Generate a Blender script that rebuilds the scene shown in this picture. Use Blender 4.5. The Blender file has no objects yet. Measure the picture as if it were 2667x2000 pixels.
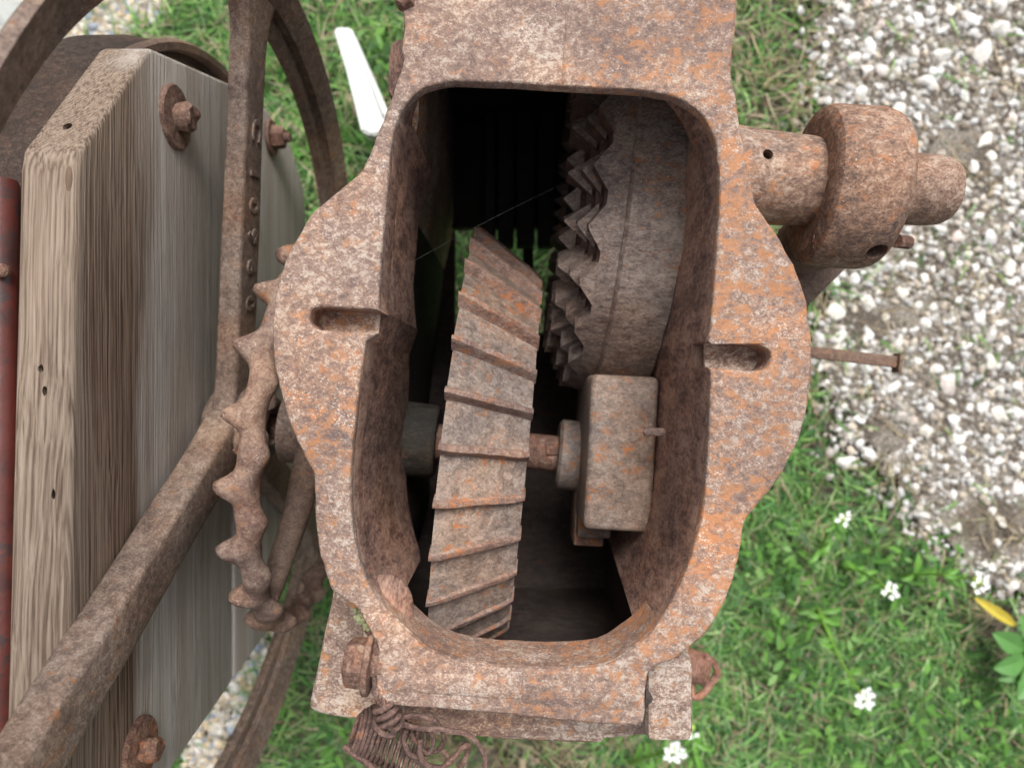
import bpy, bmesh, math, random
from math import sin, cos, pi, radians, sqrt, atan2
from mathutils import Vector, Matrix, noise as mnoise

random.seed(7)
SC = bpy.context.scene
COL = SC.collection

# ------------------------------------------------------------------ camera
H = 1.35            # camera height above the ground, looking straight down
F = 1926.0
cam_d = bpy.data.cameras.new('camera')
cam_d.sensor_width = 36.0
cam_d.lens = F * 36.0 / 2667.0
cam_d.clip_start = 0.02
cam_d.clip_end = 300.0
cam_d.dof.use_dof = True
cam_d.dof.focus_distance = 0.555
cam_d.dof.aperture_fstop = 5.0
cam = bpy.data.objects.new('camera', cam_d)
COL.objects.link(cam)
cam.location = (0, 0, H)
cam.rotation_euler = (0, 0, 0)
SC.camera = cam

# ------------------------------------------------------------------ world, sun, exposure
SUN_EL, SUN_AZ = radians(60), radians(12)      # azimuth measured from +Y towards +X
world = bpy.data.worlds.new('World')
SC.world = world
world.use_nodes = True
wn = world.node_tree.nodes; wl = world.node_tree.links
wn.clear()
sky = wn.new('ShaderNodeTexSky')
sky.sky_type = 'NISHITA'
sky.sun_disc = False
sky.sun_elevation = SUN_EL
sky.sun_rotation = SUN_AZ
sky.air_density = 1.0
sky.dust_density = 6.0
sky.ozone_density = 1.0
hs = wn.new('ShaderNodeHueSaturation')
hs.inputs['Saturation'].default_value = 0.22
bgn = wn.new('ShaderNodeBackground')
bgn.inputs['Strength'].default_value = 0.115
won = wn.new('ShaderNodeOutputWorld')
wl.new(sky.outputs[0], hs.inputs['Color'])
wl.new(hs.outputs[0], bgn.inputs['Color'])
wl.new(bgn.outputs[0], won.inputs['Surface'])

sun_d = bpy.data.lights.new('sun', 'SUN')
sun_d.energy = 1.9
sun_d.angle = radians(22)
sun_d.color = (1.0, 0.97, 0.93)
sun = bpy.data.objects.new('sun', sun_d)
COL.objects.link(sun)
sdir = Vector((sin(SUN_AZ) * cos(SUN_EL), cos(SUN_AZ) * cos(SUN_EL), sin(SUN_EL)))
sun.rotation_euler = sdir.to_track_quat('Z', 'Y').to_euler()
sun.location = (0, 1, 3)

SC.view_settings.view_transform = 'Standard'
SC.view_settings.look = 'None'
SC.view_settings.exposure = 0.68
SC.view_settings.gamma = 1.0
SC.view_settings.use_curve_mapping = False


# ------------------------------------------------------------------ helpers
def P(u, v, d):
    """photo pixel (2667x2000) at distance d below the camera -> world point"""
    return Vector(((u - 1333.5) / F * d, (1000.0 - v) / F * d, H - d))

def link(o, parent=None):
    COL.objects.link(o)
    if parent is not None:
        o.parent = parent
    return o

def finish(me, sharp=35, smooth=True):
    me.validate()
    if smooth:
        me.shade_smooth()
        try:
            me.set_sharp_from_angle(angle=radians(sharp))
        except Exception:
            pass
    else:
        me.shade_flat()

def obj(name, bm, mat, parent=None, sharp=35, smooth=True, recalc=True):
    if recalc:
        bmesh.ops.recalc_face_normals(bm, faces=bm.faces[:])
    me = bpy.data.meshes.new(name)
    bm.to_mesh(me); bm.free()
    finish(me, sharp, smooth)
    me.materials.append(mat)
    return link(bpy.data.objects.new(name, me), parent)

def pyobj(name, verts, faces, mat, parent=None, sharp=35, smooth=True):
    me = bpy.data.meshes.new(name)
    me.from_pydata([tuple(v) for v in verts], [], faces)
    finish(me, sharp, smooth)
    me.materials.append(mat)
    return link(bpy.data.objects.new(name, me), parent)

def thing(name, label, cat, loc=(0, 0, 0), group=None):
    o = bpy.data.objects.new(name, None)
    o.empty_display_size = 0.02
    COL.objects.link(o)
    tag(o, label, cat, group)
    o.location = (0, 0, 0)
    return o

def tag(o, label=None, cat=None, group=None, kind=None):
    if label: o['label'] = label
    if cat: o['category'] = cat
    if group: o['group'] = group
    if kind: o['kind'] = kind
    return o

def catmull(pts, closed=False, n=5):
    out = []
    m = len(pts)
    rng = m if closed else m - 1
    for i in range(rng):
        p0 = pts[(i - 1) % m] if (closed or i > 0) else pts[i]
        p1 = pts[i]
        p2 = pts[(i + 1) % m]
        p3 = pts[(i + 2) % m] if (closed or i + 2 < m) else pts[(i + 1) % m]
        p0, p1, p2, p3 = map(Vector, (p0, p1, p2, p3))
        for k in range(n):
            t = k / n
            out.append(0.5 * ((2 * p1) + (-p0 + p2) * t + (2 * p0 - 5 * p1 + 4 * p2 - p3) * t * t
                              + (-p0 + 3 * p1 - 3 * p2 + p3) * t ** 3))
    if not closed:
        out.append(Vector(pts[-1]))
    return out

def frame(d):
    d = d.normalized()
    a = Vector((0, 0, 1)) if abs(d.z) < 0.9 else Vector((1, 0, 0))
    x = d.cross(a).normalized()
    y = d.cross(x).normalized()
    return x, y

def tube(bm, pts, rad, seg=8, cap=True, closed=False, flat=None):
    """tube through pts; rad number or list; flat=(axis vector, factor) squashes"""
    pts = [Vector(p) for p in pts]
    n = len(pts)
    rings = []
    pv = None
    for i, p in enumerate(pts):
        if closed:
            d = pts[(i + 1) % n] - pts[(i - 1) % n]
        else:
            d = pts[min(i + 1, n - 1)] - pts[max(i - 1, 0)]
        if d.length < 1e-9: d = Vector((0, 0, 1))
        d.normalize()
        if pv is None:
            x, y = frame(d)
        else:
            x = (pv - d * pv.dot(d))
            if x.length < 1e-6: x, _ = frame(d)
            x.normalize(); y = d.cross(x)
        pv = x
        r = rad[i] if isinstance(rad, (list, tuple)) else rad
        ring = []
        for k in range(seg):
            a = 2 * pi * k / seg
            ring.append(bm.verts.new(p + x * (r * cos(a)) + y * (r * sin(a))))
        rings.append(ring)
    m = n if closed else n - 1
    for i in range(m):
        A = rings[i]; B = rings[(i + 1) % n]
        for k in range(seg):
            bm.faces.new((A[k], A[(k + 1) % seg], B[(k + 1) % seg], B[k]))
    if cap and not closed:
        bm.faces.new(rings[0][::-1]); bm.faces.new(rings[-1])
    return rings

def lathe(bm, O, ax, prof, seg=48, rot=0.0, a0=0.0, a1=2 * pi, up=None, rf=None, closed_prof=False):
    """prof: list of (s, r) along axis. rf(s,r,ang)->(s,r)"""
    ax = ax.normalized()
    if up is None: up = Vector((0, 0, 1))
    if abs(ax.dot(up)) > 0.95: up = Vector((0, 1, 0))
    x = (up - ax * up.dot(ax)).normalized()
    y = ax.cross(x)
    full = abs((a1 - a0) - 2 * pi) < 1e-6
    na = seg if full else seg + 1
    rings = []
    for k in range(na):
        a = a0 + (a1 - a0) * k / seg + rot
        ring = []
        for (s, r) in prof:
            if rf: s, r = rf(s, r, a)
            ring.append(bm.verts.new(O + ax * s + (x * cos(a) + y * sin(a)) * max(r, 1e-5)))
        rings.append(ring)
    m = len(prof)
    for k in range(seg if full else seg):
        A = rings[k]; B = rings[(k + 1) % na]
        for i in range(m if closed_prof else m - 1):
            j = (i + 1) % m
            bm.faces.new((A[i], A[j], B[j], B[i]))
    if not full:
        bm.faces.new(rings[0]); bm.faces.new(rings[-1][::-1])
    return rings

def prism(bm, poly, ext, bev=0.0):
    """poly: world points (planar loop); ext: world vector"""
    vs = [bm.verts.new(p) for p in poly]
    f = bm.faces.new(vs)
    r = bmesh.ops.extrude_face_region(bm, geom=[f])
    nv = [g for g in r['geom'] if isinstance(g, bmesh.types.BMVert)]
    bmesh.ops.translate(bm, verts=nv, vec=ext)
    if bev > 0:
        bmesh.ops.recalc_face_normals(bm, faces=bm.faces[:])
        es = [e for e in bm.edges if len(e.link_faces) == 2 and e.calc_face_angle(0) > 0.5]
        bmesh.ops.bevel(bm, geom=es, offset=bev, segments=2, affect='EDGES', profile=0.6)

def box(bm, c, size, rot=None, bev=0.0, seg=2):
    r = bmesh.ops.create_cube(bm, size=1.0)
    M = Matrix.Translation(c)
    if rot is not None: M = M @ rot.to_4x4()
    M = M @ Matrix.Diagonal((size[0], size[1], size[2], 1))
    bmesh.ops.transform(bm, matrix=M, verts=r['verts'])
    if bev > 0:
        es = set()
        for v in r['verts']:
            for e in v.link_edges: es.add(e)
        bmesh.ops.bevel(bm, geom=list(es), offset=bev, segments=seg, affect='EDGES', profile=0.5)

def jitter(bm, amt, sc):
    for v in bm.verts:
        n = mnoise.noise_vector(v.co * sc)
        v.co += n * amt

def plate(name, loops, d_top, thick, bev, mat, parent, refd=None, sharp=30):
    """plate with holes: loops = lists of photo pixels, flat top at depth d_top"""
    refd = refd or d_top
    cu = bpy.data.curves.new(name, 'CURVE')
    cu.dimensions = '2D'
    cu.fill_mode = 'BOTH'
    cu.extrude = thick / 2 - bev
    cu.bevel_depth = bev
    cu.bevel_resolution = 2
    cu.offset = -bev
    for lp in loops:
        sp = cu.splines.new('POLY')
        sp.points.add(len(lp) - 1)
        for i, p in enumerate(lp):
            w = P(p[0], p[1], refd)
            sp.points[i].co = (w.x, w.y, 0, 1)
        sp.use_cyclic_u = True
    tmp = bpy.data.objects.new('tmp', cu)
    COL.objects.link(tmp)
    dg = bpy.context.evaluated_depsgraph_get()
    me = bpy.data.meshes.new_from_object(tmp.evaluated_get(dg))
    bpy.data.objects.remove(tmp)
    me.name = name
    me.transform(Matrix.Translation((0, 0, H - d_top - thick / 2)))
    bm = bmesh.new(); bm.from_mesh(me)
    bmesh.ops.remove_doubles(bm, verts=bm.verts[:], dist=1e-6)
    bm.to_mesh(me); bm.free()
    finish(me, sharp)
    me.materials.clear(); me.materials.append(mat)
    return link(bpy.data.objects.new(name, me), parent)

def cut(o, cutters):
    """boolean difference, cutters are bmeshes' objects that are removed afterwards"""
    for c in cutters:
        m = o.modifiers.new('b', 'BOOLEAN'); m.operation = 'DIFFERENCE'; m.solver = 'EXACT'; m.object = c
    dg = bpy.context.evaluated_depsgraph_get(); dg.update()
    me = bpy.data.meshes.new_from_object(o.evaluated_get(dg))
    o.modifiers.clear()
    o.data = me
    for c in cutters:
        bpy.data.objects.remove(c)
    finish(me, 35)

def skirt(bm, path, thick, d0, d1, refd, out=None):
    """vertical wall: path (pixels at refd); thick to the left of travel; d0..d1"""
    W = [P(p[0], p[1], refd) for p in path]
    n = len(W)
    A = []
    for i, p in enumerate(W):
        t = W[min(i + 1, n - 1)] - W[max(i - 1, 0)]
        t.z = 0; t.normalize()
        nrm = Vector((-t.y, t.x, 0))
        q = p + nrm * thick
        e = out(i / (n - 1)) if out else Vector((0, 0, 0))
        A.append([bm.verts.new(Vector((p.x, p.y, H - d0))), bm.verts.new(Vector((q.x, q.y, H - d0))),
                  bm.verts.new(Vector((q.x, q.y, H - d1)) + e), bm.verts.new(Vector((p.x, p.y, H - d1)) + e)])
    for i in range(n - 1):
        for k in range(4):
            bm.faces.new((A[i][k], A[i][(k + 1) % 4], A[i + 1][(k + 1) % 4], A[i + 1][k]))
    bm.faces.new(A[0]); bm.faces.new(A[-1][::-1])

# ------------------------------------------------------------------ materials
def newmat(name):
    m = bpy.data.materials.new(name)
    m.use_nodes = True
    nt = m.node_tree
    nt.nodes.clear()
    out = nt.nodes.new('ShaderNodeOutputMaterial')
    b = nt.nodes.new('ShaderNodeBsdfPrincipled')
    nt.links.new(b.outputs[0], out.inputs['Surface'])
    return m, nt, b

class NT:
    def __init__(s, nt): s.nt = nt
    def n(s, t, **k):
        x = s.nt.nodes.new(t)
        for a, b in k.items(): setattr(x, a, b)
        return x
    def l(s, a, b): s.nt.links.new(a, b)
    def noise(s, vec, scale, detail=4, rough=0.55, dist=0.0):
        x = s.n('ShaderNodeTexNoise')
        x.inputs['Scale'].default_value = scale
        x.inputs['Detail'].default_value = detail
        x.inputs['Roughness'].default_value = rough
        x.inputs['Distortion'].default_value = dist
        s.l(vec, x.inputs['Vector'])
        return x.outputs['Fac']
    def ramp(s, fac, stops, interp='LINEAR'):
        x = s.n('ShaderNodeValToRGB')
        x.color_ramp.interpolation = interp
        el = x.color_ramp.elements
        while len(el) > 1: el.remove(el[-1])
        el[0].position = stops[0][0]; el[0].color = (*c3(stops[0][1]), 1)
        for p, c in stops[1:]:
            e = el.new(p); e.color = (*c3(c), 1)
        s.l(fac, x.inputs['Fac'])
        return x.outputs['Color']
    def mix(s, fac, a, b, mode='MIX'):
        x = s.n('ShaderNodeMix', data_type='RGBA', blend_type=mode)
        if isinstance(fac, (int, float)): x.inputs[0].default_value = fac
        else: s.l(fac, x.inputs[0])
        for i, q in ((6, a), (7, b)):
            if isinstance(q, (tuple, list)): x.inputs[i].default_value = (*c3(q), 1)
            else: s.l(q, x.inputs[i])
        return x.outputs[2]
    def math(s, op, a, b=None, c=None):
        x = s.n('ShaderNodeMath', operation=op)
        for i, q in enumerate((a, b, c)):
            if q is None: continue
            if isinstance(q, (int, float)): x.inputs[i].default_value = q
            else: s.l(q, x.inputs[i])
        return x.outputs[0]
    def mapping(s, vec, scale=(1, 1, 1), loc=(0, 0, 0), rot=(0, 0, 0)):
        x = s.n('ShaderNodeMapping')
        x.inputs['Scale'].default_value = scale
        x.inputs['Location'].default_value = loc
        x.inputs['Rotation'].default_value = rot
        s.l(vec, x.inputs['Vector'])
        return x.outputs[0]
    def bump(s, h, strength, dist, b, prev=None):
        x = s.n('ShaderNodeBump')
        x.inputs['Strength'].default_value = strength
        x.inputs['Distance'].default_value = dist
        s.l(h, x.inputs['Height'])
        if prev is not None: s.l(prev, x.inputs['Normal'])
        if b is not None: s.l(x.outputs[0], b.inputs['Normal'])
        return x.outputs[0]

def c3(c):
    if isinstance(c, (int, float)): return (c, c, c)
    return tuple(c[:3])

def pos(N):
    return N.n('ShaderNodeNewGeometry').outputs['Position']

def rust(name, dark=(.085, .052, .048), mid=(.27, .165, .13), pale=(.52, .43, .37), orange=(.44, .17, .06),
         pale_at=.60, orange_lo=.60, orange_hi=.72, white=.72, scale=1.0, stretch=(.55, 1.15, 1.0), rot=0.1,
         right_orange=0.0, bump=.8, rough=.78, dark_amt=.5, pit=0.5):
    m, nt, b = newmat(name)
    N = NT(nt)
    p = pos(N)
    v = N.mapping(p, scale=stretch, rot=(0, 0, rot))
    big = N.noise(p, 14 * scale, 3, .5)
    med = N.noise(v, 150 * scale, 7, .7, .5)
    fine = N.noise(v, 560 * scale, 5, .75, .3)
    comb = N.math('ADD', N.math('MULTIPLY', med, .54), N.math('MULTIPLY', fine, .46))
    comb = N.math('ADD', comb, N.math('MULTIPLY', N.math('SUBTRACT', big, .5), .24))
    col = N.ramp(comb, [(.39, dark), (.46, [a * .55 + b_ * .45 for a, b_ in zip(dark, mid)]), (.52, mid),
                        (pale_at - .01, [a * .35 + b_ * .65 for a, b_ in zip(mid, pale)]), (pale_at + .06, pale)])
    # orange bloom
    om = N.noise(N.mapping(v, loc=(3.1, 1.7, .4)), 95 * scale, 7, .72, .6)
    om = N.math('ADD', om, N.math('MULTIPLY', N.math('SUBTRACT', N.noise(p, 9, 2), .5), .3))
    if right_orange:
        sx = N.n('ShaderNodeSeparateXYZ'); N.l(p, sx.inputs[0])
        g = N.n('ShaderNodeMapRange'); g.inputs[1].default_value = 0.02; g.inputs[2].default_value = 0.17
        g.inputs[3].default_value = 0.0; g.inputs[4].default_value = right_orange
        N.l(sx.outputs[0], g.inputs[0])
        om = N.math('ADD', om, g.outputs[0])
    omask = N.ramp(om, [(orange_lo, 0), (orange_hi, 1)])
    oc = N.mix(N.noise(p, 300, 4, .6), [x * .6 for x in orange], [min(1, x * 1.3) for x in orange])
    col = N.mix(N.math('MULTIPLY', omask, .85), col, oc)
    # dark pitting specks
    vo = N.n('ShaderNodeTexVoronoi'); vo.inputs['Scale'].default_value = 330 * scale
    vo.inputs['Randomness'].default_value = 1.0
    N.l(v, vo.inputs['Vector'])
    pm = N.ramp(vo.outputs['Distance'], [(.12, 1), (.24, 0)])
    sel = N.ramp(N.noise(p, 40 * scale, 4, .6), [(.48, 0), (.6, 1)])
    pmask = N.math('MULTIPLY', N.math('MULTIPLY', pm, sel), pit)
    col = N.mix(pmask, col, [x * .8 for x in dark])
    # chalky white flecks
    wf = N.noise(N.mapping(v, loc=(7, 2, 5)), 520 * scale, 4, .75)
    wz = N.noise(N.mapping(p, loc=(1, 6, 2)), 28 * scale, 4, .6)
    wm = N.ramp(N.math('ADD', wf, N.math('MULTIPLY', N.math('SUBTRACT', wz, .5), .55)), [(white - .1, 0), (white - .02, 1)])
    col = N.mix(N.math('MULTIPLY', wm, .8), col, (.62, .57, .52))
    lv = N.ramp(N.noise(N.mapping(p, loc=(9, 4, 2)), 11, 5, .6, .5), [(.33, (.80, .81, .83)), (.48, (.97, .97, .97)), (.66, (1.18, 1.05, .93))])
    col = N.mix(1.0, col, lv, 'MULTIPLY')
    N.l(col, b.inputs['Base Color'])
    rr_ = N.n('ShaderNodeMapRange'); rr_.inputs[1].default_value = .35; rr_.inputs[2].default_value = .65
    rr_.inputs[3].default_value = rough - .18; rr_.inputs[4].default_value = min(1, rough + .12)
    N.l(med, rr_.inputs[0]); N.l(rr_.outputs[0], b.inputs['Roughness'])
    b.inputs['Specular IOR Level'].default_value = 0.35
    h = N.math('ADD', N.math('MULTIPLY', med, .6), N.math('MULTIPLY', fine, .5))
    h = N.math('SUBTRACT', h, N.math('MULTIPLY', pm, .15))
    b1 = N.bump(N.noise(p, 35, 3), .35, .004, None)
    N.bump(h, bump, .0016, b, prev=b1)
    return m

M_flange = rust('rusted_casting', pale_at=.575, white=.72, orange_lo=.535, orange_hi=.65, right_orange=.07, dark=(.13, .088, .078),
                mid=(.285, .190, .147), pale=(.48, .405, .34), orange=(.42, .19, .085), stretch=(.85, 1.05, 1), scale=1.35, bump=.8)
M_deep_shade = rust('deep_shade_iron', dark=(.008, .006, .006), mid=(.022, .016, .014), pale=(.04, .03, .026), orange=(.06, .022, .01), white=.95, orange_lo=.66, orange_hi=.8, bump=.6)  # near-black colour carries the deep shade inside the cavity
M_wallr = rust('red_brown_scale', dark=(.085, .05, .045), mid=(.26, .155, .118), pale=(.37, .25, .19), orange=(.34, .12, .05),
               stretch=(1.3, .55, .25), rot=0.05, white=.85, orange_lo=.62, orange_hi=.8, bump=.9)
M_dim_iron = rust('dim_brown_iron', dark=(.022, .016, .014), mid=(.06, .045, .04), pale=(.09, .07, .06), orange=(.12, .05, .025), white=.95)  # brown scale darkened, the dimness of the cavity is in the colour
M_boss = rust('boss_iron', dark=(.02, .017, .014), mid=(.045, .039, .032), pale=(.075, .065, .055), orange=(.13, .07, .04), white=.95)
M_inner = rust('brown_scale', dark=(.05, .03, .027), mid=(.185, .108, .083), pale=(.28, .18, .14), orange=(.26, .09, .035),
               stretch=(1.3, .55, .25), rot=0.05, white=.85, orange_lo=.62, orange_hi=.8, bump=.9)
M_gear = rust('gear_steel', dark=(.10, .076, .066), mid=(.215, .168, .142), pale=(.33, .275, .24), orange=(.34, .125, .035),
              orange_lo=.565, orange_hi=.66, white=.80, stretch=(.8, 1, 1), scale=.85, rough=.6)
M_tooth = rust('tooth_steel', dark=(.10, .06, .05), mid=(.22, .15, .125), pale=(.36, .27, .22), orange=(.40, .15, .05),
               orange_lo=.535, orange_hi=.66, white=.78, stretch=(.8, 1, 1), rough=.65, scale=1.6)
M_crown = rust('crown_steel', dark=(.08, .058, .052), mid=(.205, .155, .132), pale=(.32, .265, .23), orange=(.34, .13, .04),
               orange_lo=.585, orange_hi=.67, white=.78, stretch=(.7, 1.2, 1), rough=.65)
M_flank_shade = rust('tooth_flank_shade', dark=(.035, .022, .018), mid=(.095, .055, .042), pale=(.16, .10, .08), orange=(.24, .09, .035), orange_lo=.56, orange_hi=.7, white=.95, stretch=(1, 1, 1))  # dark brown that paints shade on crown tooth flanks and roots
M_arm = rust('arm_iron', dark=(.10, .068, .055), mid=(.23, .165, .13), pale=(.37, .31, .26), orange=(.36, .15, .055),
             orange_lo=.60, orange_hi=.68, white=.82, stretch=(1, 1, 1), scale=1.1, bump=.6, pit=.2)
M_rim = rust('rim_iron', dark=(.07, .045, .036), mid=(.15, .10, .075), pale=(.22, .16, .12), orange=(.26, .11, .045),
             orange_lo=.6, orange_hi=.75, white=.9, stretch=(1, 1, 1), bump=.5, pit=.2)
M_drum = rust('drum_iron', rough=.98, dark=(.018, .012, .010), mid=(.048, .032, .025), pale=(.09, .065, .05), orange=(.12, .05, .025), orange_lo=.62, orange_hi=.8, white=.95, stretch=(1, 1, 1), bump=.8)
M_sprocket = rust('sprocket_iron', dark=(.10, .06, .055), mid=(.21, .14, .11), pale=(.33, .26, .21), orange=(.34, .15, .06),
                  orange_lo=.58, orange_hi=.7, white=.76, stretch=(1, 1, 1))
M_collar = rust('collar_iron', dark=(.07, .048, .042), mid=(.235, .142, .10), pale=(.40, .32, .26), orange=(.38, .155, .065),
                orange_lo=.535, orange_hi=.66, white=.78, stretch=(.8, 1, 1), pit=.6)
M_sleeve = rust('sleeve_iron', dark=(.09, .06, .052), mid=(.25, .17, .13), pale=(.42, .36, .31), orange=(.42, .17, .06),
                orange_lo=.56, orange_hi=.67, white=.82, stretch=(.7, 1, 1), scale=.8)
M_base = rust('base_iron', dark=(.12, .075, .065), mid=(.32, .225, .175), pale=(.50, .43, .37), orange=(.46, .21, .08),
              orange_lo=.54, orange_hi=.66, white=.76, stretch=(.8, 1, 1), pale_at=.55)
M_bolt = rust('bolt_rust', dark=(.07, .035, .03), mid=(.19, .105, .075), pale=(.34, .245, .19), orange=(.40, .15, .055),
              orange_lo=.56, orange_hi=.7, white=.78, stretch=(1, 1, 1), bump=1.0)
M_wire = rust('wire_rust', dark=(.06, .038, .034), mid=(.17, .10, .08), pale=(.30, .21, .175), orange=(.32, .12, .05),
              orange_lo=.58, orange_hi=.7, white=.80, stretch=(1, 1, 1), bump=1.0)
M_barrel = rust('spring_rust', dark=(.12, .06, .045), mid=(.30, .155, .11), pale=(.42, .26, .19), orange=(.46, .19, .08),
                stretch=(1, 1, 1), white=.9)

def simple(name, col, rough=.6, spec=.3, var=.25, scale=60, bump=.3, stretch=(1, 1, 1)):
    m, nt, b = newmat(name)
    N = NT(nt)
    v = N.mapping(pos(N), scale=stretch)
    f = N.noise(v, scale, 5, .6)
    c = N.mix(f, [x * (1 - var) for x in col], [min(1, x * (1 + var)) for x in col])
    N.l(c, b.inputs['Base Color'])
    b.inputs['Roughness'].default_value = rough
    b.inputs['Specular IOR Level'].default_value = spec
    N.bump(f, bump, .001, b)
    return m

def redpaint():
    m, nt, b = newmat('old_red_paint')
    N = NT(nt)
    p = pos(N)
    f = N.noise(p, 30, 6, .65)
    c = N.ramp(f, [(.3, (.03, .013, .012)), (.46, (.072, .017, .013)), (.6, (.095, .021, .015)), (.72, (.05, .022, .019))])
    k = N.ramp(N.noise(N.mapping(p, loc=(4, 4, 1)), 55, 6, .7), [(.56, 0), (.6, 1)])
    c = N.mix(N.math('MULTIPLY', k, .8), c, (.03, .022, .022))
    N.l(c, b.inputs['Base Color'])
    b.inputs['Roughness'].default_value = .38
    N.bump(f, .4, .002, b)
    return m
M_red = redpaint()
M_white = simple('white_plastic', (.60, .62, .60), rough=.4, var=.22, scale=30, bump=.15)
M_lichen = simple('lichen', (.30, .31, .17), rough=.95, var=.6, scale=400, bump=1.0)
M_soil = None

def wood():
    m, nt, b = newmat('weathered_timber')
    N = NT(nt)
    p = pos(N)
    wn_ = N.n('ShaderNodeTexNoise'); wn_.inputs['Scale'].default_value = 16; wn_.inputs['Detail'].default_value = 3
    N.l(N.mapping(p, scale=(1, .35, 1)), wn_.inputs['Vector'])
    wa = N.n('ShaderNodeVectorMath', operation='MULTIPLY_ADD')
    N.l(wn_.outputs['Color'], wa.inputs[0]); wa.inputs[1].default_value = (.010, 0, .010); N.l(p, wa.inputs[2])
    p0 = p
    p = wa.outputs[0]
    wv = N.n('ShaderNodeTexWave', wave_type='RINGS', rings_direction='Y', wave_profile='SIN')
    wv.inputs['Scale'].default_value = 105
    wv.inputs['Distortion'].default_value = 12.0
    wv.inputs['Detail'].default_value = 3
    wv.inputs['Detail Scale'].default_value = .9
    wv.inputs['Detail Roughness'].default_value = .55
    N.l(N.mapping(p, scale=(1, .035, 1), loc=(.50, 0, -.62)), wv.inputs['Vector'])
    ring = wv.outputs['Fac']
    fib = N.noise(N.mapping(p, scale=(1, .018, 1)), 900, 4, .7)
    fib2 = N.noise(N.mapping(p, scale=(1, .005, 1)), 430, 3, .6, .5)
    g = N.math('ADD', N.math('MULTIPLY', ring, .10), N.math('ADD', N.math('MULTIPLY', fib, .40), N.math('MULTIPLY', fib2, .62)))
    tan = N.ramp(g, [(.38, (.085, .058, .043)), (.5, (.165, .12, .09)), (.58, (.235, .18, .137)), (.70, (.30, .24, .188))])
    brown = N.ramp(g, [(.42, (.045, .026, .019)), (.52, (.12, .077, .054)), (.60, (.20, .138, .10)), (.70, (.25, .18, .135))])
    grey = N.ramp(g, [(.34, (.33, .29, .255)), (.53, (.42, .385, .35)), (.70, (.50, .465, .43))])
    lowf = N.noise(N.mapping(p, scale=(1, .04, 1)), 55, 4, .6)
    grey = N.mix(N.ramp(lowf, [(.42, 0), (.62, .6)]), grey, (.30, .25, .205))
    sx = N.n('ShaderNodeSeparateXYZ'); N.l(p0, sx.inputs[0])
    st = N.noise(N.mapping(p, scale=(1, .10, 1)), 26, 4, .6)
    # the weathered lower half of the board has gone silver grey, a brown water stain runs along its upper part
    z = N.math('ADD', sx.outputs[2], N.math('MULTIPLY', N.math('SUBTRACT', st, .5), .11))
    def rng(v, a, b_):
        g_ = N.n('ShaderNodeMapRange'); g_.interpolation_type = 'SMOOTHSTEP'
        g_.inputs[1].default_value = a; g_.inputs[2].default_value = b_
        N.l(v, g_.inputs[0]); return g_.outputs[0]
    top = rng(z, .800, .826)
    greym = N.math('SUBTRACT', 1.0, rng(z, .715, .755))
    tip = rng(N.math('ADD', sx.outputs[1], N.math('MULTIPLY', N.math('SUBTRACT', st, .5), .05)), .06, .18)
    c = N.mix(top, brown, tan)
    c = N.mix(N.math('MULTIPLY', tip, .75), c, tan)
    c = N.mix(greym, c, grey)
    blot = N.ramp(N.noise(N.mapping(p, scale=(1, .2, 1)), 40, 5, .7), [(.55, 0), (.75, 1)])
    c = N.mix(N.math('MULTIPLY', blot, .35), c, (.11, .08, .06))
    N.l(c, b.inputs['Base Color'])
    b.inputs['Roughness'].default_value = .85
    b.inputs['Specular IOR Level'].default_value = .2
    N.bump(g, .9, .0022, b)
    return m
M_wood = wood()
M_knot = simple('knot_wood', (.13, .085, .06), rough=.85, var=.5, scale=300, bump=.6, stretch=(1, .3, 1))

# ground
def soil():
    m, nt, b = newmat('bare_soil')
    N = NT(nt)
    p = pos(N)
    f = N.noise(p, 30, 7, .7)
    c = N.ramp(f, [(.3, (.035, .027, .02)), (.5, (.11, .088, .066)), (.66, (.20, .17, .135)), (.75, (.30, .27, .22))])
    g = N.ramp(N.noise(N.mapping(p, loc=(3, 3, 0)), 9, 5, .7), [(.46, 0), (.6, 1)])
    c = N.mix(N.math('MULTIPLY', g, .5), c, (.05, .09, .025))
    N.l(c, b.inputs['Base Color'])
    b.inputs['Roughness'].default_value = .95
    N.bump(f, 1.0, .015, b)
    return m
M_soil = soil()
def grit():
    m, nt, b = newmat('grit_and_soil')
    N = NT(nt); p = pos(N)
    a = N.noise(p, 12, 6, .65); f = N.noise(p, 240, 5, .7)
    g = N.ramp(f, [(.38, (.10, .08, .06)), (.5, (.26, .225, .185)), (.62, (.46, .43, .38))])
    d = N.ramp(f, [(.38, (.05, .038, .028)), (.5, (.12, .095, .072)), (.64, (.26, .225, .185))])
    c = N.mix(N.ramp(a, [(.44, 1), (.56, 0)]), g, d)
    N.l(c, b.inputs['Base Color']); b.inputs['Roughness'].default_value = .95
    N.bump(f, 1.0, .006, b)
    return m
M_gbed = grit()

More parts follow.
